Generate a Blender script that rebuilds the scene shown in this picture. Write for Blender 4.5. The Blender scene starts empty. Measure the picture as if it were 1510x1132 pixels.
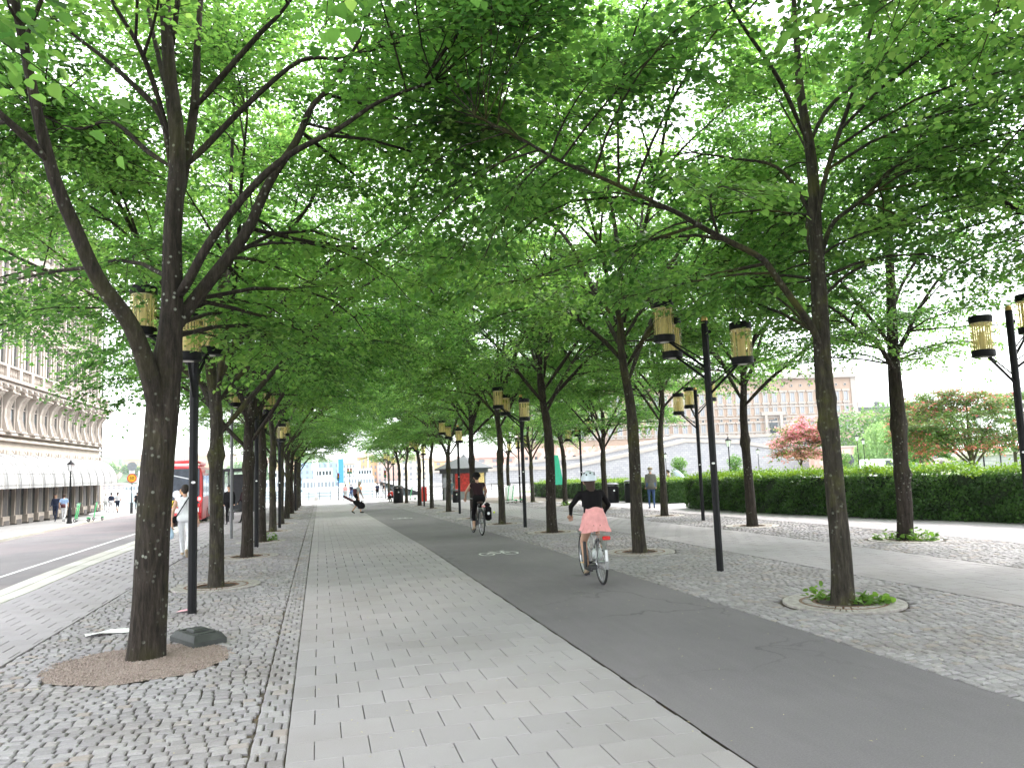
import bpy, bmesh, math, random
import numpy as np
from mathutils import Vector, Matrix

random.seed(7)
RNG = np.random.default_rng(11)
sc = bpy.context.scene
COL = sc.collection

# ------------------------------------------------------------------ camera
CAM_H = 1.75
YAW, PITCH, ROLL, FPX, PW, PH = 0.24867, 0.10990, 0.036, 1130.0, 1510, 1132
_F = Vector((math.sin(YAW)*math.cos(PITCH), math.cos(YAW)*math.cos(PITCH), math.sin(PITCH)))
_R0 = Vector((math.cos(YAW), -math.sin(YAW), 0)); _U0 = _R0.cross(_F)
_R = _R0*math.cos(ROLL) - _U0*math.sin(ROLL); _U = _U0*math.cos(ROLL) + _R0*math.sin(ROLL)
cd = bpy.data.cameras.new('camera'); cam = bpy.data.objects.new('camera', cd); COL.objects.link(cam)
cam.matrix_world = Matrix(((_R.x, _U.x, -_F.x, 0), (_R.y, _U.y, -_F.y, 0), (_R.z, _U.z, -_F.z, CAM_H), (0, 0, 0, 1)))
cd.sensor_fit = 'HORIZONTAL'; cd.sensor_width = 36; cd.lens = FPX/PW*36; cd.clip_start = 0.05; cd.clip_end = 6000
sc.camera = cam

# ------------------------------------------------------------------ sky, sun, exposure
SUN_EL, SUN_AZ = math.radians(48), math.radians(62)      # azimuth from +Y towards +X
w = bpy.data.worlds.new('World'); sc.world = w; w.use_nodes = True
nt = w.node_tree; nt.nodes.clear()
out = nt.nodes.new('ShaderNodeOutputWorld'); bg = nt.nodes.new('ShaderNodeBackground')
sky = nt.nodes.new('ShaderNodeTexSky'); sky.sky_type = 'NISHITA'; sky.sun_disc = False
sky.sun_elevation = SUN_EL; sky.sun_rotation = SUN_AZ; sky.dust_density = 2.0
tc = nt.nodes.new('ShaderNodeTexCoord'); mp = nt.nodes.new('ShaderNodeMapping'); mp.inputs['Scale'].default_value = (1, 1, 2.6)
nz = nt.nodes.new('ShaderNodeTexNoise'); nz.inputs['Scale'].default_value = 2.3; nz.inputs['Detail'].default_value = 6; nz.inputs['Roughness'].default_value = .55
rp = nt.nodes.new('ShaderNodeValToRGB'); rp.color_ramp.elements[0].position = .30; rp.color_ramp.elements[0].color = (.42, .42, .42, 1)
rp.color_ramp.elements[1].position = .52; rp.color_ramp.elements[1].color = (.96, .96, .96, 1)
mx = nt.nodes.new('ShaderNodeMix'); mx.data_type = 'RGBA'
mx.inputs['B'].default_value = (9.0, 9.3, 9.6, 1)
nt.links.new(tc.outputs['Generated'], mp.inputs['Vector']); nt.links.new(mp.outputs['Vector'], nz.inputs['Vector'])
nt.links.new(nz.outputs['Fac'], rp.inputs['Fac']); nt.links.new(rp.outputs['Color'], mx.inputs['Factor'])
nt.links.new(sky.outputs['Color'], mx.inputs['A']); nt.links.new(mx.outputs['Result'], bg.inputs['Color'])
bg.inputs['Strength'].default_value = 0.12
nt.links.new(bg.outputs['Background'], out.inputs['Surface'])
sl = bpy.data.lights.new('sun', 'SUN'); sl.energy = 1.5; sl.angle = math.radians(14); sl.color = (1, .96, .9)
so = bpy.data.objects.new('sun', sl); COL.objects.link(so)
so.rotation_euler = Vector((math.sin(SUN_AZ)*math.cos(SUN_EL), math.cos(SUN_AZ)*math.cos(SUN_EL), math.sin(SUN_EL))).to_track_quat('Z', 'Y').to_euler()
sc.view_settings.view_transform = 'Standard'; sc.view_settings.look = 'None'
sc.view_settings.gamma = 1; sc.view_settings.use_curve_mapping = False
sc.view_settings.exposure = 2.17
HAZE = .00015
cy = sc.cycles
cy.max_bounces = 12; cy.diffuse_bounces = 6; cy.glossy_bounces = 3; cy.transmission_bounces = 8; cy.transparent_max_bounces = 12
cy.sample_clamp_indirect = 8; cy.caustics_reflective = False; cy.caustics_refractive = False
cy.use_denoising = True

# ------------------------------------------------------------------ helpers
def zg(y):                                   # the promenade falls gently away from the camera
    if y < 16: return 0.0
    if y < 20: return -0.0145*(y-16)**2/8
    if y < 95: return -0.0145*(y-18)
    return -0.0145*77
def at(px, py, Y):                           # the point seen at a picture position, at distance Y along the promenade
    d = _F + _R*((px-PW/2)/FPX) - _U*((py-PH/2)/FPX)
    return Vector((0, 0, CAM_H)) + d*(Y/d.y)
def tag(o, label=None, cat=None, group=None, kind=None):
    if label: o['label'] = label
    if cat: o['category'] = cat
    if group: o['group'] = group
    if kind: o['kind'] = kind
    return o
def empty(name, loc=(0, 0, 0), rz=0):
    o = bpy.data.objects.new(name, None); COL.objects.link(o); o.location = loc; o.rotation_euler = (0, 0, rz)
    o.empty_display_size = .1
    return o
def copy_tree(o, parent=None):
    c = o.copy(); COL.objects.link(c); c.parent = parent
    for ch in KIDS.get(o.name, ()): copy_tree(ch, c)
    return c
KIDS = {}
def adopt(o, parent):
    if parent is not None:
        o.parent = parent; KIDS.setdefault(parent.name, []).append(o)
    return o
class MB:
    """collects shapes; build() links them as one mesh object"""
    def __init__(s): s.v = []; s.f = []; s.m = []; s.mi = 0
    def mat(s, i): s.mi = i; return s
    def add(s, vs, fs):
        n = len(s.v); s.v += [tuple(p) for p in vs]
        for f in fs: s.f.append(tuple(i+n for i in f)); s.m.append(s.mi)
        return s
    def box(s, c, d, rz=0, b=0, taper=1.0):
        x, y, z = d[0]/2, d[1]/2, d[2]/2
        if b <= 0:
            P = [(-x,-y,-z),(x,-y,-z),(x,y,-z),(-x,y,-z),(-x*taper,-y*taper,z),(x*taper,-y*taper,z),(x*taper,y*taper,z),(-x*taper,y*taper,z)]
            Fc = [(3,2,1,0),(4,5,6,7),(0,1,5,4),(1,2,6,5),(2,3,7,6),(3,0,4,7)]
        else:
            P = []
            for zz, k in ((-z, b), (-z+b, 0), (z-b, 0), (z, b)):
                P += [(-x+k,-y+k,zz),(x-k,-y+k,zz),(x-k,y-k,zz),(-x+k,y-k,zz)]
            Fc = [(3,2,1,0),(12,13,14,15)]
            for r in range(3):
                for i in range(4): Fc.append((r*4+i, r*4+(i+1)%4, r*4+4+(i+1)%4, r*4+4+i))
        ca, sa = math.cos(rz), math.sin(rz)
        return s.add([(c[0]+p[0]*ca-p[1]*sa, c[1]+p[0]*sa+p[1]*ca, c[2]+p[2]) for p in P], Fc)
    def tube(s, pts, r, n=8, cap=True):
        pts = [Vector(p) for p in pts]
        rs = list(r) if hasattr(r, '__len__') else [r]*len(pts)
        V = []; up = None
        for i, p in enumerate(pts):
            t = (pts[min(i+1, len(pts)-1)] - pts[max(i-1, 0)])
            if t.length < 1e-9: t = Vector((0, 0, 1))
            t.normalize()
            if up is None: up = t.orthogonal().normalized()
            up = (up - t*up.dot(t)); up = up.normalized() if up.length > 1e-6 else t.orthogonal().normalized()
            bi = t.cross(up)
            for k in range(n):
                a = 2*math.pi*k/n
                V.append(p + (up*math.cos(a) + bi*math.sin(a))*rs[i])
        Fc = []
        for i in range(len(pts)-1):
            for k in range(n): Fc.append((i*n+k, i*n+(k+1)%n, (i+1)*n+(k+1)%n, (i+1)*n+k))
        if cap: Fc.append(tuple(range(n-1, -1, -1))); Fc.append(tuple((len(pts)-1)*n+k for k in range(n)))
        return s.add(V, Fc)
    def ring(s, c, R, r, axis='x', n=36, m=6, sq=1.0):
        V = []; Fc = []
        for i in range(n):
            a = 2*math.pi*i/n
            for j in range(m):
                b = 2*math.pi*j/m
                q = R + r*math.cos(b); h = r*sq*math.sin(b)
                if axis == 'x': V.append((c[0]+h, c[1]+q*math.cos(a), c[2]+q*math.sin(a)))
                else: V.append((c[0]+q*math.cos(a), c[1]+q*math.sin(a), c[2]+h))
        for i in range(n):
            for j in range(m): Fc.append((i*m+j, ((i+1)%n)*m+j, ((i+1)%n)*m+(j+1)%m, i*m+(j+1)%m))
        return s.add(V, Fc)
    def lathe(s, prof, c=(0, 0, 0), n=16, cap=True):
        V = []; Fc = []
        for r, z in prof:
            for k in range(n):
                a = 2*math.pi*k/n; V.append((c[0]+r*math.cos(a), c[1]+r*math.sin(a), c[2]+z))
        for i in range(len(prof)-1):
            for k in range(n): Fc.append((i*n+k, i*n+(k+1)%n, (i+1)*n+(k+1)%n, (i+1)*n+k))
        if cap: Fc.append(tuple(range(n-1, -1, -1))); Fc.append(tuple((len(prof)-1)*n+k for k in range(n)))
        return s.add(V, Fc)
    def ball(s, c, r, n=12, m=8, M=None):
        r = r if hasattr(r, '__len__') else (r, r, r)
        V = []; Fc = []
        for i in range(m+1):
            t = math.pi*i/m
            for k in range(n):
                a = 2*math.pi*k/n
                p = Vector((r[0]*math.sin(t)*math.cos(a), r[1]*math.sin(t)*math.sin(a), r[2]*math.cos(t)))
                if M is not None: p = M @ p
                V.append(p + Vector(c))
        for i in range(m):
            for k in range(n): Fc.append((i*n+k, (i+1)*n+k, (i+1)*n+(k+1)%n, i*n+(k+1)%n))
        return s.add(V, Fc)
    def prism(s, poly, z0, z1):
        n = len(poly)
        return s.add([(x, y, z0) for x, y in poly]+[(x, y, z1) for x, y in poly],
                     [tuple(range(n-1, -1, -1)), tuple(range(n, 2*n))]+[(i, (i+1)%n, n+(i+1)%n, n+i) for i in range(n)])
    def mesh(s, name, mats, smooth=False):
        me = bpy.data.meshes.new(name); me.from_pydata(s.v, [], s.f)
        for m in (mats if isinstance(mats, (list, tuple)) else [mats]): me.materials.append(M[m] if isinstance(m, str) else m)
        if max(s.m, default=0) > 0: me.polygons.foreach_set('material_index', s.m)
        if smooth: me.polygons.foreach_set('use_smooth', [True]*len(me.polygons))
        me.update(); return me
    def build(s, name, mats, parent=None, smooth=False, loc=None):
        o = bpy.data.objects.new(name, s.mesh(name, mats, smooth)); COL.objects.link(o)
        if smooth and smooth != 'all': smooth_angle(o.data)
        if loc is not None: o.location = loc
        return adopt(o, parent)
def smooth_angle(me, ang=0.7):
    bm = bmesh.new(); bm.from_mesh(me)
    for e in bm.edges:
        if len(e.link_faces) == 2 and e.calc_face_angle(0) > ang: e.smooth = False
    bm.to_mesh(me); bm.free()
def inst(src, parent, loc=(0, 0, 0), rz=0, scale=None):
    o = src.copy(); COL.objects.link(o); o.location = loc; o.rotation_euler = (0, 0, rz)
    if scale: o.scale = scale
    o.parent = parent; KIDS.setdefault(parent.name, []).append(o)
    return o
def inst_mesh(name, me, parent, loc=(0, 0, 0), rz=0, scale=None):
    o = bpy.data.objects.new(name, me); COL.objects.link(o); o.location = loc; o.rotation_euler = (0, 0, rz)
    if scale: o.scale = scale
    return adopt(o, parent)

# ------------------------------------------------------------------ materials
M = {}
def _nodes(name):
    m = bpy.data.materials.new(name); m.use_nodes = True; M[name] = m
    n = m.node_tree; b = n.nodes['Principled BSDF']
    return m, n, b
def _ramp(n, fac, stops):
    r = n.nodes.new('ShaderNodeValToRGB'); e = r.color_ramp.elements
    while len(e) < len(stops): e.new(.5)
    for i, (p, c) in enumerate(stops): e[i].position = p; e[i].color = (*c, 1)
    n.links.new(fac, r.inputs['Fac']); return r.outputs['Color']
def _noise(n, scale, detail=4, vec=None, rough=.55, stretch=None):
    t = n.nodes.new('ShaderNodeTexNoise'); t.inputs['Scale'].default_value = scale; t.inputs['Detail'].default_value = detail; t.inputs['Roughness'].default_value = rough
    if vec is None:
        c = n.nodes.new('ShaderNodeTexCoord'); vec = c.outputs['Object']
    if stretch:
        mm = n.nodes.new('ShaderNodeMapping'); mm.inputs['Scale'].default_value = stretch; n.links.new(vec, mm.inputs['Vector']); vec = mm.outputs['Vector']
    n.links.new(vec, t.inputs['Vector']); return t.outputs['Fac']
def _world(n):
    g = n.nodes.new('ShaderNodeNewGeometry'); return g.outputs['Position']
def _bump(n, b, h, strength=.3, dist=.01):
    bp = n.nodes.new('ShaderNodeBump'); bp.inputs['Strength'].default_value = strength; bp.inputs['Distance'].default_value = dist
    n.links.new(h, bp.inputs['Height']); n.links.new(bp.outputs['Normal'], b.inputs['Normal'])
def _mix(n, fac, a, b, mode='MIX'):
    x = n.nodes.new('ShaderNodeMix'); x.data_type = 'RGBA'; x.blend_type = mode
    if isinstance(fac, (int, float)): x.inputs['Factor'].default_value = fac
    else: n.links.new(fac, x.inputs['Factor'])
    for k, q in (('A', a), ('B', b)):
        if isinstance(q, tuple): x.inputs[k].default_value = (*q, 1)
        else: n.links.new(q, x.inputs[k])
    return x.outputs['Result']
def plain(name, c, rough=.6, metal=0, var=.12, scale=6, bump=0, spec=None, stretch=None):
    m, n, b = _nodes(name)
    f = _noise(n, scale, 4, stretch=stretch)
    lo = tuple(max(0, x*(1-var)) for x in c); hi = tuple(min(1, x*(1+var)) for x in c)
    n.links.new(_ramp(n, f, [(.3, lo), (.7, hi)]), b.inputs['Base Color'])
    b.inputs['Roughness'].default_value = rough; b.inputs['Metallic'].default_value = metal
    if spec is not None: b.inputs['Specular IOR Level'].default_value = spec
    if bump: _bump(n, b, _noise(n, scale*4, 5), bump, .01)
    return m
def emit(name, c, s):
    m, n, b = _nodes(name)
    b.inputs['Base Color'].default_value = (*c, 1); b.inputs['Emission Color'].default_value = (*c, 1); b.inputs['Emission Strength'].default_value = s
    return m
def stone_shade(name, stops, dirt, rough=.8, bscale=60, bump=.25, big=.9):
    """pieces carry a 'shade' attribute: one tone per stone, plus grain and broad stains"""
    m, n, b = _nodes(name)
    a = n.nodes.new('ShaderNodeAttribute'); a.attribute_name = 'shade'
    pos = _world(n)
    c = _ramp(n, a.outputs['Fac'], stops)
    g = _noise(n, bscale, 5, pos, .7)
    c = _mix(n, .55, c, _ramp(n, g, [(.25, (.55, .55, .55)), (.75, (1.15, 1.15, 1.15))]), 'MULTIPLY')
    s = _noise(n, big, 5, pos, .6)
    s2 = n.nodes.new('ShaderNodeMapRange'); s2.inputs[1].default_value = .46; s2.inputs[2].default_value = .72
    n.links.new(s, s2.inputs[0])
    sm = n.nodes.new('ShaderNodeMath'); sm.operation = 'MULTIPLY'; sm.inputs[1].default_value = .55; n.links.new(s2.outputs[0], sm.inputs[0])
    c = _mix(n, sm.outputs[0], c, dirt, 'MULTIPLY')
    vg = n.nodes.new('ShaderNodeTexVoronoi'); vg.inputs['Scale'].default_value = 3.2; n.links.new(pos, vg.inputs['Vector'])
    c = _mix(n, _ramp(n, vg.outputs['Distance'], [(.045, (.4, .4, .4)), (.075, (0, 0, 0))]), c, dirt if bscale < 100 else (.16, .15, .14))
    n.links.new(c, b.inputs['Base Color']); b.inputs['Roughness'].default_value = rough; b.inputs['Specular IOR Level'].default_value = .3
    _bump(n, b, g, bump, .004)
    return m
stone_shade('sett', [(0, (.27, .25, .262)), (.5, (.32, .298, .312)), (.88, (.37, .347, .358)), (1, (.33, .28, .26))], (.66, .60, .52), .75, 70, .5)
stone_shade('slab', [(0, (.342, .315, .330)), (.5, (.362, .334, .350)), (1, (.380, .350, .366))], (.80, .77, .73), .85, 160, .22, .7)
stone_shade('granite', [(0, (.44, .42, .38)), (1, (.56, .54, .50))], (.85, .82, .78), .8, 90, .25)
m, n, b = _nodes('joint_sand')
n.links.new(_ramp(n, _noise(n, 3.0, 6, _world(n), .7), [(.30, (.075, .062, .050)), (.58, (.13, .105, .08)), (.72, (.20, .125, .075))]), b.inputs['Base Color']); b.inputs['Roughness'].default_value = .95
_bump(n, b, _noise(n, 120, 4, _world(n)), .6, .01)
def asphalt(name, c, tint):
    m, n, b = _nodes(name); pos = _world(n)
    f = _noise(n, 380, 3, pos, .8); g = _noise(n, .55, 6, pos, .62); v = _noise(n, 9, 4, pos, .6, (1, .12, 1))
    base = _ramp(n, f, [(.28, tuple(x*.62 for x in c)), (.6, c), (.80, tuple(min(1, x*1.7) for x in c))])
    f9 = _noise(n, 75, 2, pos, .8); base = _mix(n, .5, base, _ramp(n, f9, [(.34, (.72, .72, .72)), (.5, (1, 1, 1)), (.68, (1.35, 1.35, 1.35))]), 'MULTIPLY')
    base = _mix(n, .6, base, _ramp(n, g, [(.3, (.80, .80, .80)), (.7, (1.14, 1.13, 1.12))]), 'MULTIPLY')
    base = _mix(n, .35, base, _ramp(n, v, [(.35, (.86, .86, .86)), (.7, (1.08, 1.08, 1.08))]), 'MULTIPLY')
    base = _mix(n, _ramp(n, _noise(n, .23, 3, pos), [(.45, (0, 0, 0)), (.62, (.5, .5, .5))]), base, tint)
    ve = n.nodes.new('ShaderNodeTexVoronoi'); ve.feature = 'DISTANCE_TO_EDGE'; ve.inputs['Scale'].default_value = .42
    wv = n.nodes.new('ShaderNodeVectorMath'); wv.operation = 'ADD'; nc = n.nodes.new('ShaderNodeTexNoise'); nc.inputs['Scale'].default_value = 1.7; nc.inputs['Detail'].default_value = 5; n.links.new(pos, nc.inputs['Vector']); n.links.new(pos, wv.inputs[0]); n.links.new(nc.outputs['Color'], wv.inputs[1]); n.links.new(wv.outputs[0], ve.inputs['Vector'])
    ck = _mix(n, 1.0, _ramp(n, ve.outputs['Distance'], [(.0, (.7, .7, .7)), (.012, (0, 0, 0))]), _ramp(n, _noise(n, .35, 2, pos), [(.5, (0, 0, 0)), (.6, (1, 1, 1))]), 'MULTIPLY')
    base = _mix(n, ck, base, tuple(x*.45 for x in c))
    sp_ = _ramp(n, _noise(n, 1.3, 6, pos, .75), [(.60, (0, 0, 0)), (.70, (.35, .35, .35))]); base = _mix(n, sp_, base, tuple(x*.72 for x in c))
    n.links.new(base, b.inputs['Base Color']); b.inputs['Roughness'].default_value = .88; b.inputs['Specular IOR Level'].default_value = .3
    _bump(n, b, f, .5, .004)
asphalt('asphalt', (.205, .186, .202), (.22, .20, .212))
asphalt('road_asphalt', (.20, .185, .19), (.235, .19, .195))
asphalt('pale_asphalt', (.27, .265, .26), (.30, .29, .28))
plain('paint_white', (.62, .61, .60), .7, var=.22, scale=9)
m, n, b = _nodes('gravel_pink')
vo = n.nodes.new('ShaderNodeTexVoronoi'); vo.inputs['Scale'].default_value = 90; n.links.new(_world(n), vo.inputs['Vector'])
n.links.new(_ramp(n, vo.outputs['Color'], [(0, (.20, .15, .13)), (.5, (.33, .25, .22)), (1, (.45, .38, .34))]), b.inputs['Base Color']); b.inputs['Roughness'].default_value = .9
_bump(n, b, vo.outputs['Distance'], 1, .012)
# bark: furrowed, dark, lichen spots and moss
def bark(name, c, lichen=.5, moss=.4):
    m, n, b = _nodes(name)
    tcn = n.nodes.new('ShaderNodeTexCoord'); ob = tcn.outputs['Object']
    f = _noise(n, 26, 6, ob, .7, (1, 1, .16)); f2 = _noise(n, 7, 4, ob, .6)
    base = _ramp(n, f, [(.30, tuple(x*.28 for x in c)), (.52, c), (.76, tuple(x*2.3 for x in c))])
    vo = n.nodes.new('ShaderNodeTexVoronoi'); vo.inputs['Scale'].default_value = 13; n.links.new(ob, vo.inputs['Vector'])
    vr = _ramp(n, vo.outputs['Distance'], [(.16, (1, 1, 1)), (.25, (0, 0, 0))])
    vm = _ramp(n, _noise(n, 2.3, 4, ob, .6), [(.48, (0, 0, 0)), (.60, (lichen,)*3)])
    base = _mix(n, _mix(n, 1.0, vr, vm, 'MULTIPLY'), base, (.30, .31, .26))
    mo = _ramp(n, _noise(n, 1.6, 5, ob, .65), [(.50, (0, 0, 0)), (.68, (moss,)*3)])
    base = _mix(n, mo, base, (.085, .085, .022))
    n.links.new(base, b.inputs['Base Color']); b.inputs['Roughness'].default_value = .9; b.inputs['Specular IOR Level'].default_value = .2
    _bump(n, b, f, 1.0, .035)
bark('bark', (.034, .027, .022), .85, .25)
bark('bark_mossy', (.042, .036, .028), .55, .75)
bark('bark_grey', (.095, .075, .055), .2, .1)
def leaf(name, stops, tr=.5, trc=None, rough=.5):
    m, n, b = _nodes(name)
    a = n.nodes.new('ShaderNodeAttribute'); a.attribute_name = 'shade'
    oi = n.nodes.new('ShaderNodeObjectInfo')
    ad = n.nodes.new('ShaderNodeMath'); ad.operation = 'MULTIPLY_ADD'; ad.inputs[1].default_value = .12
    n.links.new(oi.outputs['Random'], ad.inputs[0]); n.links.new(a.outputs['Fac'], ad.inputs[2])
    c = _ramp(n, ad.outputs[0], stops)
    n.links.new(c, b.inputs['Base Color']); b.inputs['Roughness'].default_value = rough; b.inputs['Specular IOR Level'].default_value = .35
    t = n.nodes.new('ShaderNodeBsdfTranslucent')
    hs = n.nodes.new('ShaderNodeHueSaturation'); hs.inputs['Hue'].default_value = .484; hs.inputs['Saturation'].default_value = 1.06; hs.inputs['Value'].default_value = trc or 2.0
    n.links.new(c, hs.inputs['Color']); n.links.new(hs.outputs['Color'], t.inputs['Color'])
    mxs = n.nodes.new('ShaderNodeMixShader'); mxs.inputs['Fac'].default_value = tr
    n.links.new(b.outputs['BSDF'], mxs.inputs[1]); n.links.new(t.outputs['BSDF'], mxs.inputs[2])
    n.links.new(mxs.outputs['Shader'], n.nodes['Material Output'].inputs['Surface'])
leaf('linden_leaf', [(0, (.022, .068, .016)), (.42, (.066, .152, .036)), (.8, (.112, .212, .050)), (1, (.17, .27, .075))], .55, 2.95)
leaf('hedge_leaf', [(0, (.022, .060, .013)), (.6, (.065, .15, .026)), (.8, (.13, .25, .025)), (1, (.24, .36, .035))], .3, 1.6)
leaf('garden_leaf', [(0, (.06, .13, .04)), (.5, (.10, .21, .05)), (1, (.17, .30, .08))], .4, 1.6)
leaf('hawthorn_leaf', [(0, (.06, .12, .03)), (.5, (.11, .19, .045)), (.66, (.17, .19, .06)), (.70, (.50, .13, .11)), (1, (.64, .26, .22))], .4, 1.6)
leaf('blossom_leaf', [(0, (.10, .18, .05)), (.36, (.16, .24, .06)), (.40, (.62, .24, .26)), (1, (.78, .48, .50))], .4, 1.4)
leaf('willow_leaf', [(0, (.16, .28, .10)), (1, (.28, .42, .17))], .4, 1.4)
leaf('flower_pale', [(0, (.12, .24, .06)), (.55, (.18, .30, .08)), (.6, (.75, .62, .66)), (1, (.85, .82, .80))], .3, 1.2)
leaf('weed_leaf', [(0, (.07, .15, .03)), (1, (.16, .30, .05))], .4, 1.8)
plain('lamp_black', (.006, .006, .007), .5, var=.3, scale=8, spec=.2)
plain('brass', (.55, .36, .12), .35, .8)
plain('brass_core', (.78, .68, .40), .5, 0)
plain('white_cap', (.8, .78, .72), .5)
plain('sticker', (.85, .85, .83), .5)
m, n, b = _nodes('amber_glass')
b.inputs['Base Color'].default_value = (.75, .66, .38, 1); b.inputs['Roughness'].default_value = .12
tr = n.nodes.new('ShaderNodeBsdfTransparent'); tr.inputs['Color'].default_value = (.97, .92, .72, 1)
ms = n.nodes.new('ShaderNodeMixShader'); ms.inputs['Fac'].default_value = .80
n.links.new(b.outputs['BSDF'], ms.inputs[1]); n.links.new(tr.outputs['BSDF'], ms.inputs[2]); n.links.new(ms.outputs['Shader'], n.nodes['Material Output'].inputs['Surface'])
m, n, b = _nodes('glass_clear')
b.inputs['Base Color'].default_value = (.8, .85, .85, 1); b.inputs['Roughness'].default_value = .08
tr = n.nodes.new('ShaderNodeBsdfTransparent'); ms = n.nodes.new('ShaderNodeMixShader'); ms.inputs['Fac'].default_value = .7
n.links.new(b.outputs['BSDF'], ms.inputs[1]); n.links.new(tr.outputs['BSDF'], ms.inputs[2]); n.links.new(ms.outputs['Shader'], n.nodes['Material Output'].inputs['Surface'])
plain('cast_iron', (.34, .31, .29), .7, .0, var=.3, scale=12, bump=.3)
plain('cast_iron_rust', (.17, .095, .06), .85, 0, var=.45, scale=14, bump=.5)
plain('soil', (.055, .042, .032), .95, var=.4, scale=20, bump=.8)
plain('rubber', (.035, .038, .036), .7, var=.3, scale=10, bump=.3)
plain('paper', (.85, .85, .83), .6, var=.05)
plain('pink_paper', (.75, .35, .42), .6)
plain('rubber_tyre', (.018, .018, .018), .8)
plain('steel', (.42, .43, .44), .3, .9, var=.1)
plain('dark_steel', (.06, .06, .065), .4, .5)
plain('bike_paint', (.42, .43, .42), .35, .3)
plain('black_paint', (.02, .02, .022), .4)
plain('leather', (.05, .03, .022), .5)
plain('red_lens', (.55, .02, .02), .2)
emit('tail_lamp', (1, .03, .03), 6)
plain('grey_plastic', (.42, .45, .44), .5)

# ------------------------------------------------------------------ the setting: ground, paving, road
def wx(x, y):                                # the eastern walks splay outwards, the street swings away to the left
    if x > 7.7 and y > 20: x += .05*(y-20)*min(1, (x-7.7)/4)
    if x < -3.05 and y > 15:
        s = .036*min(1, (-3.05-x)/1.6) if x > -4.69 else .036 + (-x-4.69)*.0098
        x -= s*(y-15)
    return x
def strip(name, x0, x1, y0, y1, dz, mat, kind='structure', step=1.5, nx=1, parent=None, z_at=None):
    n = max(1, int((y1-y0)/step)); V = []; Fc = []
    for i in range(n+1):
        y = y0+(y1-y0)*i/n
        for j in range(nx+1):
            x = x0+(x1-x0)*j/nx; V.append((wx(x, y), y, zg(y)+dz))
    for i in range(n):
        for j in range(nx):
            a = i*(nx+1)+j; Fc.append((a, a+1, a+nx+2, a+nx+1))
    o = MB().add(V, Fc).build(name, mat, parent)
    if kind and parent is None: tag(o, kind=kind)
    return o
def seen(p, margin=40):
    d = Vector(p)-Vector((0, 0, CAM_H)); z = d.dot(_F)
    if z < .3: return False
    x = PW/2+FPX*d.dot(_R)/z; y = PH/2-FPX*d.dot(_U)/z
    return -margin < x < PW+margin and -margin < y < PH+margin
def add_shade(me, vals):
    a = me.attributes.new('shade', 'FLOAT', 'POINT'); a.data.foreach_set('value', np.asarray(vals, dtype=np.float32))
def piece_geo(cx, cy, w_, d_, top, bev, jit, deep, rot=0.0):
    hx, hy = w_/2, d_/2; V = []
    c = [(-hx, -hy), (hx, -hy), (hx, hy), (-hx, hy)]
    c = [(x+random.uniform(-jit, jit), y+random.uniform(-jit, jit)) for x, y in c]
    tilt = (random.uniform(-1, 1)*jit*.35, random.uniform(-1, 1)*jit*.35)
    rings = ((-.035, 0), (top-bev*.8, 0), (top, bev)) if deep else ((-.03, 0), (top, bev))
    for z, k in rings:
        for x, y in c:
            q = 1-k/max(hx, 1e-3); r = 1-k/max(hy, 1e-3)
            V.append((x*q, y*r, z+(tilt[0]*x/hx+tilt[1]*y/hy if z > -.02 else 0)))
    Fc = []
    for r in range(len(rings)-1):
        for i in range(4): Fc.append((r*4+i, r*4+(i+1) % 4, r*4+4+(i+1) % 4, r*4+4+i))
    k = (len(rings)-1)*4; Fc.append((k, k+1, k+2, k+3))
    return V, Fc
def paving(parent, piece, rest, x0, x1, y0, y1, row, wid, gap, bev, rise, jit, mat, holes=(), near=300, stag=None, wander=0.0):
    items = []; y = y0; r = 0
    while y < y1:
        d_ = row*random.uniform(.92, 1.08) if stag is None else row
        x = x0 - (random.uniform(0, wid) if stag is None else (r % 2)*wid*.5)
        ph = random.uniform(0, 6)
        while x < x1:
            w_ = wid*random.uniform(.78, 1.28) if stag is None else wid
            a, bb = max(x, x0), min(x+w_, x1)
            if bb-a > .04:
                cx = (a+bb)/2; cyy = y+d_/2 + wander*math.sin(cx*1.7+ph*.15+y*.9)
                if not any((cx-hx)**2+(cyy-hy)**2 < hr*hr for hx, hy, hr in holes):
                    items.append((cx, cyy, bb-a-gap*random.uniform(.7, 1.3), d_-(gap if stag is None else gap*.45)*random.uniform(.7, 1.3)))
            x += w_
        y += d_; r += 1
    items.sort(key=lambda t: t[0]**2+t[1]**2)
    cnt = 0; V = []; Fc = []; S = []
    for cx, cyy, w_, d_ in items:
        X = wx(cx, cyy); Z = zg(cyy); sh = random.random()
        top = random.uniform(-rise, rise)
        deep = cyy < 15
        v, f = piece_geo(cx, cyy, w_, d_, top, bev, jit, deep)
        if cnt < near and seen((X, cyy, Z), 10):
            me = bpy.data.meshes.new(piece); me.from_pydata(v, [], f); me.materials.append(M[mat]); add_shade(me, [sh]*len(v))
            o = bpy.data.objects.new(piece, me); COL.objects.link(o); o.location = (X, cyy, Z); o.parent = parent; cnt += 1
        else:
            n0 = len(V); V += [(X+p[0], cyy+p[1], Z+p[2]) for p in v]; Fc += [tuple(i+n0 for i in q) for q in f]; S += [sh]*len(v)
    me = bpy.data.meshes.new(rest); me.from_pydata(V, [], Fc); me.materials.append(M[mat]); add_shade(me, S); me.update()
    o = bpy.data.objects.new(rest, me); COL.objects.link(o); o.parent = parent; tag(o, kind='stuff')

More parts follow.
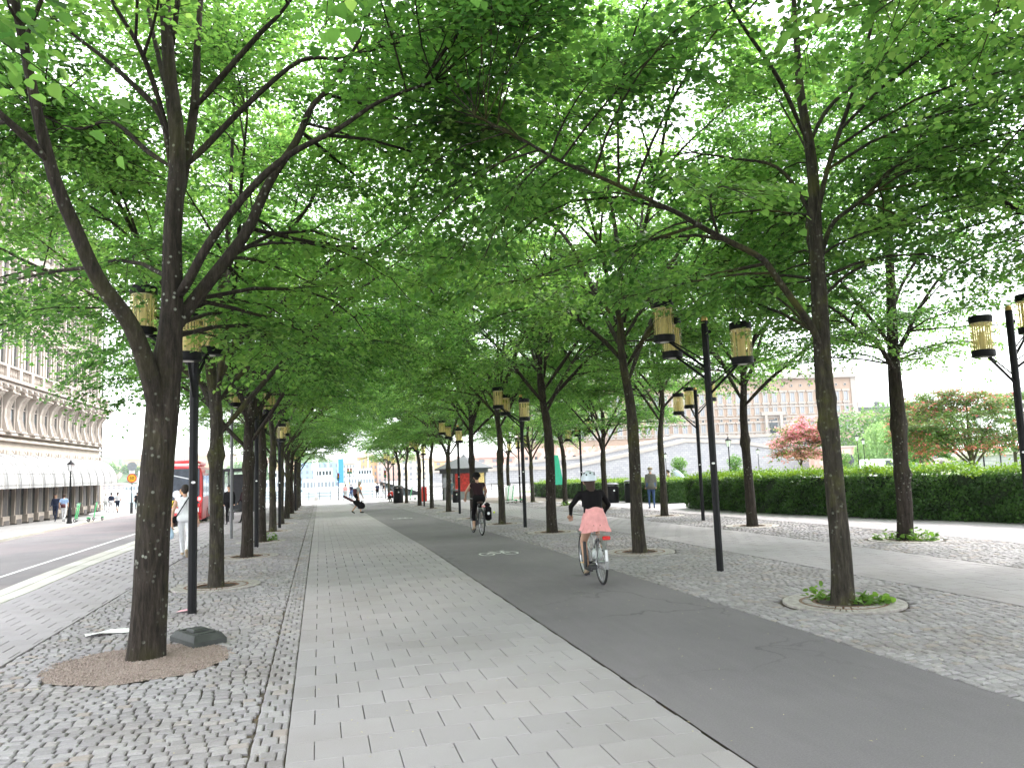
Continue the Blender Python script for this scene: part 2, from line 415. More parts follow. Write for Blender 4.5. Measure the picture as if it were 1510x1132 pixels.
ROW_L = [(-1.70, 8.59), (-1.67, 13.83), (-1.62, 18.7), (-1.65, 23.7), (-1.63, 29.0), (-1.6, 34.7), (-1.6, 40.7), (-1.62, 48.0), (-1.6, 54.9), (-1.6, 61.0), (-1.6, 66.6)]
ROW_A = [(6.16, 8.30), (6.24, 14.63), (6.28, 20.75), (6.08, 26.0), (6.06, 30.9), (6.4, 39.3), (6.44, 45.7), (6.55, 52.3), (6.6, 60.8), (6.7, 67.3), (6.9, 80.0)]
ROW_B = [(11.78, 13.73), (11.35, 18.85), (11.95, 25.6), (12.64, 33.3), (12.8, 39.7), (13.35, 48.2), (14.0, 57.4)]
LAMP_L = [(-1.65, 11.15), (-1.62, 21.5), (-1.5, 31.2), (-1.54, 53.3)]
LAMP_A = [(6.25, 11.43), (6.23, 23.5), (6.39, 36.0), (6.6, 50.3), (6.6, 71.5)]
LAMP_B = [(11.2, 10.2), (11.56, 22.0), (12.78, 36.8), (12.85, 49.5)]

# land and water
V = []; Fc = []
ys = [-300, -40, 0, 14, 16, 17, 18, 19, 20, 24]+[30+8*i for i in range(9)]+[97]
for y in ys:
    for x in (-700, -40, 0, 30, 900): V.append((x, y, zg(y)-.17))
for i in range(len(ys)-1):
    for j in range(4): a = i*5+j; Fc.append((a, a+1, a+6, a+5))
n0 = len(V); V += [(14, 97, zg(97)-.17), (900, 97, zg(97)-.17), (900, 700, zg(97)-.17), (40, 700, zg(97)-.17)]; Fc.append((n0, n0+1, n0+2, n0+3))
tag(MB().add(V, Fc).build('ground', 'pale_asphalt'), kind='structure')
m, n, b = _nodes('water'); b.inputs['Base Color'].default_value = (.10, .16, .17, 1); b.inputs['Roughness'].default_value = .12
_bump(n, b, _noise(n, .8, 4, _world(n)), .5, .15)
tag(MB().add([(-3000, 60, -2.6), (3000, 60, -2.6), (3000, 5000, -2.6), (-3000, 5000, -2.6)], [(0, 1, 2, 3)]).build('water', 'water'), kind='structure')
q = MB().box((-343, 97.25, -2.2), (714, .5, 2.1)).box((-343, 97.1, -1.22), (714, .8, .2))
tag(q.build('quay_wall', 'granite'), kind='structure')

END = 69.0
holes_L = [(x, y, .74) for x, y in ROW_L[1:]] + [(-1.72, 8.42, .82)]
holes_A = [(x, y, .76) for x, y in ROW_A]
holes_B = [(x-.05*(y-20)*.9 if y > 20 else x, y, .76) for x, y in ROW_B]
base = strip('cobbled_strip_by_street', -3.05, -.45, 2, END, -.026, 'joint_sand')
paving(base, 'sett', 'setts', -3.05, -.452, 3.4, END, .098, .112, .012, .011, .004, .006, 'sett', holes_L, 300, None, .02)
base = strip('sett_border', -.45, -.22, 2, END, -.0265, 'joint_sand')
paving(base, 'sett', 'setts', -.450, -.221, 3.6, END, .150, .1145, .010, .012, .003, .006, 'sett', (), 150, 0, 0)
base = strip('paved_footway', -.22, 2.47, 2, END, -.028, 'joint_sand')
paving(base, 'paving_slab', 'paving_slabs', -.220, 2.415, 3.4, END, .35, .35, .0065, .004, .0010, .0006, 'slab', (), 300, 0, 0)
cp_ = strip('cycle_path', 2.417, 4.78, -4, END, 0, 'asphalt', step=.22, nx=6)
for i_, v_ in enumerate(cp_.data.vertices):
    if i_ % 7 in (0, 6): v_.co.x += (1 if i_ % 7 == 0 else -1)*(.001+abs(.004*math.sin(v_.co.y*2.3)+.003*math.sin(v_.co.y*7.1))+random.uniform(0, .004))
base = strip('cobbled_strip_by_cycle_path', 4.72, 7.72, 2, END, -.027, 'joint_sand')
paving(base, 'sett', 'setts', 4.79, 7.71, 3.6, END, .098, .112, .012, .011, .004, .006, 'sett', holes_A, 300, None, .02)
base = strip('paved_walk', 7.72, 10.2, 5, END, -.028, 'joint_sand')
paving(base, 'paving_slab', 'paving_slabs', 7.725, 10.195, 6, END, .35, .35, .008, .004, .0012, .0007, 'slab', (), 300, 0, 0)
base = strip('cobbled_strip_by_hedge', 10.2, 12.9, 7, END, -.027, 'joint_sand')
paving(base, 'sett', 'setts', 10.21, 12.89, 8, 50, .100, .114, .012, .011, .004, .006, 'sett', holes_B, 300, None, .02)
base = strip('hedge_walk', 12.9, 19, 7, END, -.028, 'joint_sand', nx=3)
paving(base, 'paving_slab', 'paving_slabs', 12.905, 18.9, 10, 46, .35, .35, .008, .004, .0012, .0007, 'slab', (), 200, 0, 0)
base = strip('street_pavement', -4.69, -3.05, 5, END, -.028, 'joint_sand')
paving(base, 'paving_slab', 'paving_slabs', -4.685, -3.055, 6, END, .35, .35, .009, .004, .0015, .0007, 'slab', (), 300, 0, 0)
# kerb stones, road, markings, far pavement
kb = strip('kerb', -5.31, -4.69, 4, 90, -.15, 'granite')
add_shade(kb.data, [.5]*len(kb.data.vertices))
y = 6.0
while y < 88:
    L = 1.0
    sh = random.random()
    for x0, x1 in ((-5.305, -5.005), (-4.995, -4.695)):
        V = []
        for z in (-.14, -.012, 0):
            k = .012 if z == 0 else 0
            for xx, yy in ((x0+k, y+.006+k), (x1-k, y+.006+k), (x1-k, y+L-.006-k), (x0+k, y+L-.006-k)): V.append((wx(xx, yy), yy, zg(yy)+z+.004))
        Fc = [(r*4+i, r*4+(i+1) % 4, r*4+4+(i+1) % 4, r*4+4+i) for r in range(2) for i in range(4)]+[(8, 9, 10, 11)]
        o = MB().add(V, Fc).build('kerb_stone', 'granite', kb); add_shade(o.data, [sh]*12)
    y += L
road = strip('road', -10.2, -5.31, -4, 95, -.125, 'road_asphalt', step=2, nx=4)
for x0, x1, y0, y1 in ((-6.41, -6.31, 8, 62),):
    strip('lane_line', x0, x1, y0, y1, -.121, 'paint_white', parent=road)
fk = strip('far_kerb', -10.45, -10.2, -4, 93, -.005, 'granite'); add_shade(fk.data, [.3]*len(fk.data.vertices))
me = strip('far_kerb_face', -10.2, -10.199, -4, 93, -.12, 'granite', parent=fk)
V = []
for y in range(-4, 94, 2):
    V += [(wx(-10.2, y), y, zg(y)-.13), (wx(-10.2, y), y, zg(y)-.005)]
me = MB().add(V, [(2*i, 2*i+2, 2*i+3, 2*i+1) for i in range(len(V)//2-1)]).build('kerb_face', 'granite', fk); add_shade(me.data, [.2]*len(V))
strip('hotel_pavement', -17.5, -10.45, -4, 93, -.008, 'pale_asphalt')
strip('hotel_pavement_back', -30, -17.5, -4, 93, -.010, 'pale_asphalt', step=4)
# crossing street beyond the trees
cs = strip('cross_street', -5.31, 60, END, 94, -.03, 'pale_asphalt', step=4, nx=3)
for k in range(9):
    strip('crossing_bar', -3.2+k*1.0, -2.7+k*1.0, 72, 76, -.025, 'paint_white', parent=cs)
# lawn behind the hedge
plain('lawn', (.16, .27, .06), .9, var=.25, scale=1.5, bump=.6)
V = [(15.6, 12), (60, 12), (90, 96), (22, 96), (18.2, 40), (16.2, 30.5)]
tag(MB().add([(x, y, zg(y)+.01) for x, y in ((16.9, 12), (60, 12), (60, 31), (16.0, 31))]+[(x, y, zg(y)+.01) for x, y in ((18.5, 34), (90, 34), (130, 96), (24, 96))], [(0, 1, 2, 3), (4, 5, 6, 7)]).build('lawn', 'lawn'), kind='structure')
# bicycle symbols painted on the cycle path
def bike_mark(y0, x0):
    mb = MB(); z = zg(y0)+.004
    def stroke(pts, w_=.042):
        pts = [(p*.70, q*.8) for p, q in pts]
        for (ax, ay), (bx, by) in zip(pts, pts[1:]):
            d = Vector((bx-ax, by-ay)); nn = Vector((-d.y, d.x)).normalized()*w_/2
            mb.add([(x0+ax+nn.x, y0+ay+nn.y, z), (x0+ax-nn.x, y0+ay-nn.y, z), (x0+bx-nn.x, y0+by-nn.y, z), (x0+bx+nn.x, y0+by+nn.y, z)], [(0, 1, 2, 3)])
    def circ(cx, cy, r): stroke([(cx+r*math.cos(a*math.pi/8), cy+1.6*r*math.sin(a*math.pi/8)) for a in range(17)])
    K = .68
    circ(-.36, 0, .21); circ(.36, 0, .21)
    stroke([(-.36, 0), (-.12, .42), (.24, .42), (.36, 0)]); stroke([(-.12, .42), (.02, 0), (.24, .42)]); stroke([(-.36, 0), (.02, 0)])
    stroke([(.24, .42), (.20, .62), (.34, .66)]); stroke([(-.20, .56), (-.04, .56)])
    return mb
for y0, x0, lb in ((15.9, 3.62, 'bicycle symbol'), (34.0, 3.5, 'bicycle symbol')):
    o = bike_mark(y0, x0).build('bicycle_symbol', 'paint_white', bpy.data.objects['cycle_path'])
o.scale = (1, 1, 1)
# gravel bed round the nearest tree
gb = MB(); N = 40
gb.add([(-1.72, 8.42, .012)]+[(-1.72+.84*(1+.05*math.sin(3*k))*math.cos(2*math.pi*k/N), 8.42+.80*(1+.05*math.cos(5*k))*math.sin(2*math.pi*k/N), -.004) for k in range(N)], [(0, 1+k, 1+(k+1) % N) for k in range(N)])
gbo = gb.build('gravel_bed', 'gravel_pink'); tag(gbo, kind='structure')
V = []; Fc = []
for k in range(2600):
    a = random.uniform(0, 6.283); r = .86*math.sqrt(random.random()); s = random.uniform(.006, .013)
    x, y, z = -1.72+r*math.cos(a), 8.42+.96*r*math.sin(a), .012*(1-r/.86)+.001
    q = random.uniform(0, 6); n0 = len(V)
    V += [(x+s*math.cos(q+t), y+s*math.sin(q+t), z) for t in (0, 1.6, 3.1, 4.7)]+[(x+.3*s, y, z+s*.9)]
    Fc += [(n0, n0+1, n0+4), (n0+1, n0+2, n0+4), (n0+2, n0+3, n0+4), (n0+3, n0, n0+4)]
tag(MB().add(V, Fc).build('gravel', 'gravel_pink'), label='loose pinkish gravel around the foot of the big near tree', cat='gravel', kind='stuff')
# fallen blossom bits and litter on the paving
V = []; Fc = []
for k in range(900):
    x, y = random.uniform(-3, 7.5), random.uniform(3.6, 20); s = random.uniform(.006, .016); q = random.uniform(0, 6); z = zg(y)+.005; n0 = len(V)
    V += [(x+s*math.cos(q), y+s*math.sin(q), z), (x+.4*s*math.cos(q+1.5), y+.4*s*math.sin(q+1.5), z+.003), (x-s*math.cos(q), y-s*math.sin(q), z), (x-.4*s*math.cos(q+1.5), y-.4*s*math.sin(q+1.5), z+.002)]
    Fc.append((n0, n0+1, n0+2, n0+3))
plain('bract', (.45, .40, .24), .8, var=.3)
tag(MB().add(V, Fc).build('fallen_bracts', 'bract'), label='scattered pale fallen linden bracts on the paving', cat='leaf litter', kind='stuff')

# ------------------------------------------------------------------ trees
LEAF_UV = np.array([(0, 0, 0), (.42, .12, .05), (.40, .58, .07), (0, 1.0, -.10), (-.40, .58, .07), (-.42, .12, .05)], dtype=np.float32)  # across, along, up
def leaf_mesh(name, mat, P, A, Nn, S, shade, simple=False):
    """P base points, A leaf axes, Nn normals, S sizes: one folded heart-shaped leaf each"""
    k = len(P)
    A = A/np.linalg.norm(A, axis=1, keepdims=True)
    B = np.cross(A, Nn); B /= np.linalg.norm(B, axis=1, keepdims=True)+1e-9
    Cn = np.cross(B, A)
    if simple:
        uv = np.array([(0, 0, 0), (.42, .42, .04), (0, 1, -.06), (-.42, .42, .04)], dtype=np.float32); quads = np.array([[0, 1, 2, 3]])
    else:
        uv = LEAF_UV; quads = np.array([[0, 1, 2, 3], [0, 3, 4, 5]])
    nv = len(uv)
    V = (P[:, None, :] + S[:, None, None]*(uv[None, :, 0:1]*B[:, None, :] + uv[None, :, 1:2]*A[:, None, :] + uv[None, :, 2:3]*Cn[:, None, :])).reshape(-1, 3)
    Fq = (np.arange(k)[:, None, None]*nv + quads[None]).reshape(-1)
    me = bpy.data.meshes.new(name)
    me.vertices.add(len(V)); me.vertices.foreach_set('co', V.astype(np.float32).ravel())
    me.loops.add(len(Fq)); me.loops.foreach_set('vertex_index', Fq.astype(np.int32))
    nf = len(Fq)//4
    me.polygons.add(nf); me.polygons.foreach_set('loop_start', np.arange(0, 4*nf, 4, dtype=np.int32))
    me.update(calc_edges=True)
    me.materials.append(M[mat]); add_shade(me, np.repeat(shade, nv))
    me.validate()
    return me
def tubes_mesh(name, mat, chains, sides=5):
    """chains: list of (pts, radii); cheap tubes gathered into one mesh"""
    mb = MB()
    for pts, r in chains:
        n = sides if max(r) > .012 else 3
        mb.tube(pts, r, n, cap=False)
    me = mb.mesh(name, mat, True); return me
def unit(v): return v/(np.linalg.norm(v)+1e-9)
def bez(a, c, b, n):
    t = np.linspace(0, 1, n)[:, None]; return (1-t)**2*a+2*t*(1-t)*c+t*t*b
def sub(pts, n):
    """resample a polyline smoothly (Catmull-Rom)"""
    P = [np.array(p, float) for p in pts]; P = [2*P[0]-P[1]]+P+[2*P[-1]-P[-2]]; out_ = []
    for i in range(1, len(P)-2):
        for k in range(n):
            t = k/n
            out_.append(.5*((2*P[i])+(-P[i-1]+P[i+1])*t+(2*P[i-1]-5*P[i]+4*P[i+1]-P[i+2])*t*t+(-P[i-1]+3*P[i]-3*P[i+1]+P[i+2])*t**3))
    out_.append(P[-2]); return np.array(out_)
def trunk_mesh(name, mat, pts, radii, rng, knots=(), sides=14, flare=.12):
    pts = sub(pts, 9); r = np.interp(np.linspace(0, 1, len(pts)), np.linspace(0, 1, len(radii)), radii)
    mb = MB(); V = []; Fc = []
    s0 = np.concatenate([[0], np.cumsum(np.linalg.norm(np.diff(pts, axis=0), axis=1))])
    ph = rng.uniform(0, 6, 4)
    for i, p in enumerate(pts):
        rr = r[i]*(1+flare*math.exp(-max(0, pts[i][2]-pts[0][2])/.16))
        for kz, ka in knots: rr *= 1+.09*math.exp(-((p[2]-pts[0][2]-kz)/.13)**2)
        for k in range(sides):
            a = 2*math.pi*k/sides
            q = rr*(1+.05*math.sin(2*a+ph[0]+p[2]*.8)+.045*math.sin(3*a+ph[1]-p[2]*1.7)+.03*math.sin(5*a+ph[2]+p[2]*4))
            for kz, ka in knots: q += r[i]*.28*math.exp(-((p[2]-pts[0][2]-kz)/.09)**2)*max(0, math.cos(a-ka))**3
            V.append((p[0]+q*math.cos(a), p[1]+q*math.sin(a), p[2]))
    for i in range(len(pts)-1):
        for k in range(sides): Fc.append((i*sides+k, i*sides+(k+1) % sides, (i+1)*sides+(k+1) % sides, (i+1)*sides+k))
    mb.add(V, Fc); return mb
def make_tree(rng, trunk, tr_r, limbs, crown, n_sec=84, n_spray=13, n_leaf=34, size=.082, knots=(), mat='bark', lmat='linden_leaf', sides=14, veto=None, simple=False):
    """returns trunk mesh, branch mesh, crown mesh in local coordinates.
    crown = (cx, cy, cz, rx, ry, rz, zmin)"""
    tm = trunk_mesh('trunk', mat, trunk, tr_r, rng, knots, sides)
    nodes = []; chains = []
    for pts, r0, r1 in limbs:
        q = sub(pts, 4); rr = np.linspace(r0, r1, len(q))
        if r0 > .03: rr[:4] *= (.45, .68, .85, .95)
        tm.tube(q, list(rr), 8 if r0 > .04 else 6, cap=False)
        for i in range(1, len(q)): nodes.append((*q[i], rr[i]))
    tq = sub(trunk, 4)
    for p in tq:
        if p[2] > trunk[0][2]+3.0: nodes.append((*p, .05))
    nodes = np.array(nodes)
    cx, cyy, cz, rx, ry, rz, zmin = crown
    P = []; A = []; Nn = []; S = []; Sh = []
    k = 0; tries = 0
    while k < n_sec and tries < 4000:
        tries += 1
        z = rng.uniform(zmin, cz+rz*.97); u_ = (z-cz)/(rz if z > cz else cz-zmin+.6)
        hr = math.sqrt(max(.05, 1-(u_**2 if u_ > 0 else abs(u_)**3.5)))*rng.uniform(.06, 1)**.42; an_ = rng.uniform(0, 6.2832)
        t = np.array([cx+hr*rx*math.cos(an_), cyy+hr*ry*math.sin(an_), z])
        if veto and veto(t): continue
        dd = nodes[:, :3]-t; dist = np.linalg.norm(dd, axis=1)+np.maximum(0, nodes[:, 2]-t[2]+.2)*.9
        j = int(np.argmin(dist+rng.uniform(0, .35, len(dist))))
        a = nodes[j, :3]; L = np.linalg.norm(t-a)
        if L > 4.1: continue
        c = a+(t-a)*.5+np.array([0, 0, .14*L])+rng.normal(size=3)*.10*L
        n = 6; br = bez(a, c, t, n)
        r0 = min(nodes[j, 3]*.75, .009+.005*L)
        chains.append((br, list(np.linspace(r0, .005, n)))); k += 1
        tone = rng.normal(.40, .17)
        for s in range(n_spray):
            u = rng.uniform(.22, 1.0) if L > 1 else rng.uniform(0, 1)
            i = min(int(u*(n-1)), n-2); f = u*(n-1)-i
            p0 = br[i]*(1-f)+br[i+1]*f; bd = unit(br[i+1]-br[i])
            side = unit(np.cross(bd, (0, 0, 1))+1e-6)*(1 if s % 2 else -1)
            ax = unit(side*rng.uniform(.5, 1)+bd*rng.uniform(.3, 1)+rng.normal(size=3)*.22+np.array([0, 0, rng.uniform(-.25, .18)]))
            Lt = rng.uniform(.45, 1.0)
            p1 = p0+ax*Lt*.5+np.array([0, 0, .02]); p2 = p0+ax*Lt+np.array([0, 0, -.10*Lt])
            chains.append((np.array([p0, p2]), [.0045, .002]))
            m_ = n_leaf
            uu = np.sort(rng.uniform(.05, 1.05, m_))
            q = np.where(uu[:, None] < .5, p0+(p1-p0)*(uu[:, None]/.5), p1+(p2-p1)*((uu[:, None]-.5)/.5))
            sd = unit(np.cross(ax, (0, 0, 1))+1e-6)
            sg = np.where(np.arange(m_) % 2 == 0, 1, -1)[:, None]
            off = rng.uniform(.0, .26, (m_, 1))*(1.1-.5*uu[:, None])
            q = q+sd*sg*off+rng.normal(size=(m_, 3))*np.array([.03, .03, .035])
            la = sd*sg*rng.uniform(.35, 1, (m_, 1))+ax*rng.uniform(.3, 1, (m_, 1))+rng.normal(size=(m_, 3))*.25+np.array([0, 0, -.25])
            nn = np.array([0, 0, 1.0])+rng.normal(size=(m_, 3))*.36
            P.append(q); A.append(la); Nn.append(nn); S.append(rng.uniform(.62, 1.2, m_)*size)
            Sh.append(np.clip(tone+rng.normal(size=m_)*.16+.10*(uu-.5), 0, .88))
    P = np.concatenate(P); A = np.concatenate(A); Nn = np.concatenate(Nn); S = np.concatenate(S); Sh = np.concatenate(Sh)
    tme = tm.mesh('trunk', mat, True)
    return tme, tubes_mesh('branches', mat, chains, 5), leaf_mesh('crown', lmat, P, A, Nn, S, Sh, simple)
def tree_object(name, meshes, loc, rz=0, label='', group='', scale=1, mirror=1, cat='tree'):
    root = empty(name, loc, rz); root.scale = (scale*mirror, scale, scale)
    for nm, me in zip(('trunk', 'branches', 'crown'), meshes): inst_mesh(nm, me, root)
    return tag(root, label, cat, group)
def generic_skeleton(rng, h0=2.7, lean=(0, 0), r0=.17, top=8.6, n=7, spread=2.6):
    lx, ly = lean
    trunk = [(0, 0, -.05), (lx*1, ly*1, 1.0), (lx*2+rng.normal()*.03, ly*2+rng.normal()*.03, 2.0), (lx*3, ly*3, 3.0), (lx*4+rng.normal()*.08, ly*4+rng.normal()*.08, 4.2), (lx*5+rng.normal()*.15, ly*5+rng.normal()*.15, 6), (lx*5+rng.normal()*.3, ly*5+rng.normal()*.3, top)]
    radii = [r0, r0*.86, r0*.80, r0*.74, r0*.55, r0*.36, r0*.1]
    limbs = []; a0 = rng.uniform(0, 6.28)
    for i in range(n):
        a = a0+i*2.399+rng.normal()*.2; z = h0+.16*i+rng.uniform(-.1, .1)
        b = np.array([lx*z, ly*z, z]); o = np.array([math.cos(a), math.sin(a), 0])
        s = spread*rng.uniform(.75, 1.15); up = rng.uniform(2.0, 3.8)*(1.0 if i < 4 else 1.2)
        pts = [b, b+o*s*.22+np.array([0, 0, up*.24]), b+o*s*.55+np.array([0, 0, up*.58])+rng.normal(size=3)*.08, b+o*s*.95+np.array([0, 0, up*.9])+rng.normal(size=3)*.12, b+o*s*1.25+np.array([0, 0, up*1.1])]
        limbs.append((pts, r0*.42, .014))
        mid = np.array(pts[2])
        for sg in (-1, 1):
            a2 = a+sg*rng.uniform(.4, .8); o2 = np.array([math.cos(a2), math.sin(a2), 0])
            limbs.append(([mid, mid+o2*.6+np.array([0, 0, .5]), mid+o2*1.35+np.array([0, 0, .95])], r0*.22, .010))
    return trunk, radii, limbs
def px_limb(base, pts, y0, y1, r0, r1):
    n = len(pts); L = []
    for i, (px, py) in enumerate(pts):
        p = at(px, py, base[1]+y0+(y1-y0)*i/(n-1)); L.append((p.x-base[0], p.y-base[1], p.z-zg(base[1])))
    return (L, r0, r1)
ORD = ['nearest', 'second', 'third', 'fourth', 'fifth', 'sixth', 'seventh', 'eighth', 'ninth', 'tenth', 'eleventh', 'twelfth']
GL, GA, GB = 'linden trees along the street side', 'linden trees along the cycle path', 'linden trees along the hedge walk'
# the big near tree by the street
rng = np.random.default_rng(3)
b1 = ROW_L[0]
trk = px_limb(b1, [(214, 972), (222, 850), (232, 700), (242, 580), (252, 470), (254, 350), (262, 220), (250, 100), (243, 0), (235, -160), (228, -330)], 0, .05, 0, 0)[0]
lm = [px_limb(b1, [(238, 660), (226, 575), (207, 512), (186, 468), (145, 412), (110, 335), (80, 262), (56, 170), (40, 90), (18, -20), (0, -120)], -.02, -.8, .104, .032),
      px_limb(b1, [(68, 235), (40, 205), (0, 168), (-60, 110)], -.55, -.9, .055, .02),
      px_limb(b1, [(258, 490), (274, 459), (336, 380), (367, 336), (397, 269), (437, 208), (459, 159), (486, 128), (530, 60)], 0, .6, .085, .02),
      px_limb(b1, [(260, 440), (276, 417), (309, 358), (366, 283), (424, 230), (499, 190), (560, 150), (640, 120)], .0, -.8, .058, .014),
      px_limb(b1, [(258, 330), (272, 247), (287, 155), (291, 66), (296, 0), (305, -120)], .1, .5, .068, .02),
      px_limb(b1, [(287, 160), (327, 113), (384, 49), (415, 18), (450, -30)], .2, -.4, .045, .012),
      px_limb(b1, [(272, 247), (309, 210), (367, 152), (442, 90), (499, 86), (560, 70)], .05, .8, .045, .012),
      px_limb(b1, [(252, 250), (238, 172), (190, 119), (146, 80), (108, 51), (60, 10)], .05, .7, .042, .012),
      px_limb(b1, [(250, 200), (222, 110), (200, 60), (165, 0), (140, -60)], .1, -.5, .036, .012),
      px_limb(b1, [(250, 245), (215, 221), (177, 186), (150, 180), (110, 190), (40, 160)], .1, 1.6, .034, .010),
      px_limb(b1, [(250, 150), (235, 90), (215, 0), (200, -80)], .15, 1.2, .036, .012),
      px_limb(b1, [(250, 100), (262, 0), (270, -120), (300, -240)], .2, -.7, .04, .012)]
T1 = make_tree(rng, trk, [.165, .157, .155, .155, .118, .098, .088, .07, .056, .04, .02], lm, (.9, 1.0, 6.9, 5.0, 4.6, 3.9, 3.4), 178, 13, 28, .076, ((3.0, 2.6),), 'bark', sides=20, veto=lambda t: (t[1] < 1.3 and (t[2] < 6.3 if t[0] > -2.8 else t[2] < 4.2)) or (t[1] < 3.4 and -2.2 < t[0] < 1.4 and t[2] < 5.9))
tree_object('linden_tree', T1, (b1[0], b1[1], 0), 0, 'big forked linden with lichen-spotted trunk in the gravel bed beside the street', GL)
# the near tree on the right of the cycle path
rng = np.random.default_rng(5)
b2 = ROW_A[0]
trk = px_limb(b2, [(1243, 889), (1238, 800), (1231, 720), (1224, 640), (1216, 560), (1210, 470), (1203, 350), (1196, 230), (1180, 132), (1172, 20), (1160, -110)], 0, .1, 0, 0)[0]
lm = [px_limb(b2, [(1210, 510), (1196, 481), (1181, 459), (1146, 411), (1124, 382), (1079, 358), (1040, 338), (999, 314), (968, 300), (893, 265), (827, 238), (765, 203), (700, 170)], 0, -.9, .052, .012),
      px_limb(b2, [(1206, 420), (1214, 366), (1230, 327), (1265, 300), (1305, 262), (1360, 200)], 0, .7, .042, .012),
      px_limb(b2, [(1200, 330), (1185, 296), (1146, 247), (1084, 234), (1020, 225)], 0, .8, .036, .010),
      px_limb(b2, [(1202, 340), (1220, 250), (1260, 130), (1290, 20), (1310, -80)], 0, -.6, .04, .012),
      px_limb(b2, [(1190, 210), (1150, 120), (1090, 30), (1040, -60)], 0, -.9, .036, .012),
      px_limb(b2, [(1190, 220), (1230, 150), (1330, 80), (1420, 40)], 0, .4, .034, .012),
      px_limb(b2, [(1205, 400), (1190, 340), (1195, 240), (1150, 150)], 0, 1.8, .034, .012)]
A1 = make_tree(rng, trk, [.135, .124, .118, .114, .11, .10, .08, .065, .05, .035, .02], lm, (-1.0, .3, 7.0, 5.3, 4.4, 3.9, 3.9), 178, 13, 28, .076, ((2.15, 3.0), (2.5, .3)), 'bark_mossy', sides=18, veto=lambda t: t[1] < .2 and -1.6 < t[0] < 1.1 and t[2] < 6.4)
tree_object('linden_tree', A1, (b2[0], b2[1], 0), 0, 'linden with moss-streaked trunk in an iron grate right of the asphalt, nearest of its row', GA)
# the burred tree in front of the hedge
rng = np.random.default_rng(8)
b3 = ROW_B[0]
trk = px_limb(b3, [(1336, 796), (1333, 740), (1328, 680), (1325, 620), (1322, 580), (1317, 520), (1314, 450), (1311, 350), (1309, 260), (1302, 140), (1300, 0)], 0, .1, 0, 0)[0]
lm = [px_limb(b3, [(1318, 545), (1311, 533), (1295, 508), (1270, 488), (1236, 460), (1190, 430), (1140, 400)], 0, -.8, .06, .014),
      px_limb(b3, [(1318, 520), (1300, 490), (1268, 450), (1230, 400), (1210, 340)], 0, 1.0, .05, .014),
      px_limb(b3, [(1318, 530), (1326, 514), (1340, 488), (1352, 460), (1389, 406), (1424, 384), (1480, 360)], 0, -.7, .06, .014),
      px_limb(b3, [(1314, 470), (1330, 420), (1370, 360), (1430, 300), (1500, 260)], 0, .6, .045, .014),
      px_limb(b3, [(1312, 400), (1290, 330), (1260, 260), (1250, 180)], 0, -1.2, .04, .012),
      px_limb(b3, [(1310, 320), (1340, 250), (1380, 180), (1400, 80)], 0, 1.2, .04, .012)]
B1 = make_tree(rng, trk, [.152, .145, .14, .145, .14, .12, .105, .085, .07, .05, .02], lm, (0, 0, 6.9, 4.6, 4.4, 3.5, 3.8), 140, 13, 27, .076, ((2.35, 1.0), (2.45, 3.4), (1.35, -.6)), 'bark', sides=18, simple=True)
tree_object('linden_tree', B1, (b3[0], b3[1], 0), 0, 'linden with bulging burr on its dark trunk before the clipped hedge', GB)
# variants for the rest of the avenue
VAR = []
for i in range(4):
    rng = np.random.default_rng(40+i)
    tk, rr, lb = generic_skeleton(rng, (2.45, 2.55, 3.2, 3.45)[i], (rng.normal()*.012, rng.normal()*.012), (.145, .138, .148, .135, .14)[i], 9.6, 9, 2.9)
    VAR.append(make_tree(rng, tk, rr, lb, (0, 0, 6.8, 5.1, 4.9, 3.9, (3.6, 3.7, 4.15, 4.25)[i]), 178, 13, (28, 30, 30, 28)[i], .078, ((2.1+.15*i, 1.0+i), (2.3, 4+i)), ('bark', 'bark_mossy')[i % 2], simple=i in (1, 2)))
rnd = random.Random(4)
for i, (x, y) in enumerate(ROW_L[1:]):
    tree_object('linden_tree', VAR[(1, 0, 2, 3, 1)[i % 5]], (x, y, zg(y)), rnd.uniform(0, 6.28), f'dark-trunked linden of the row by the street, {ORD[i+1]} from the gravel bed', GL, rnd.uniform(.96, 1.04))
for i, (x, y) in enumerate(ROW_A[1:]):
    t = tree_object('linden_tree', VAR[(3, 2, 3, 2, 1)[i % 5]], (x, y, zg(y)), rnd.uniform(0, 6.28), f'linden of the row right beside the cycle path, {ORD[i+1]} from the mossy near one', GA, rnd.uniform(.96, 1.04))
    if i == 0: t.rotation_euler = (0, -.035, 1.0)
for i, (x, y) in enumerate(ROW_B[1:]):
    tree_object('linden_tree', VAR[(2, 3, 0, 2, 1)[i % 5]], (x, y, zg(y)), rnd.uniform(0, 6.28), f'linden of the row nearest the hedge, {ORD[i+1]} from the burred one', GB, rnd.uniform(.96, 1.04))
tree_object('linden_tree', VAR[0], (-1.75, .2, 0), 2.0, 'linden crown hanging into the upper left corner, trunk out of sight', GL)
tree_object('linden_tree', VAR[3], (6.15, 2.1, 0), 4.4, 'dark linden foliage hanging in from the top right, trunk out of sight', GA)
tree_object('linden_tree', VAR[1], (11.2, 2.7, 0), 3.3, 'added linden foliage darkening the very top right corner, trunk out of sight', GB)  # extra row tree, added to darken the upper right and block sky there
tree_object('linden_tree', VAR[2], (11.6, 8.0, 0), 4.0, 'linden foliage at the right edge above the clear lantern, trunk out of sight', GB)

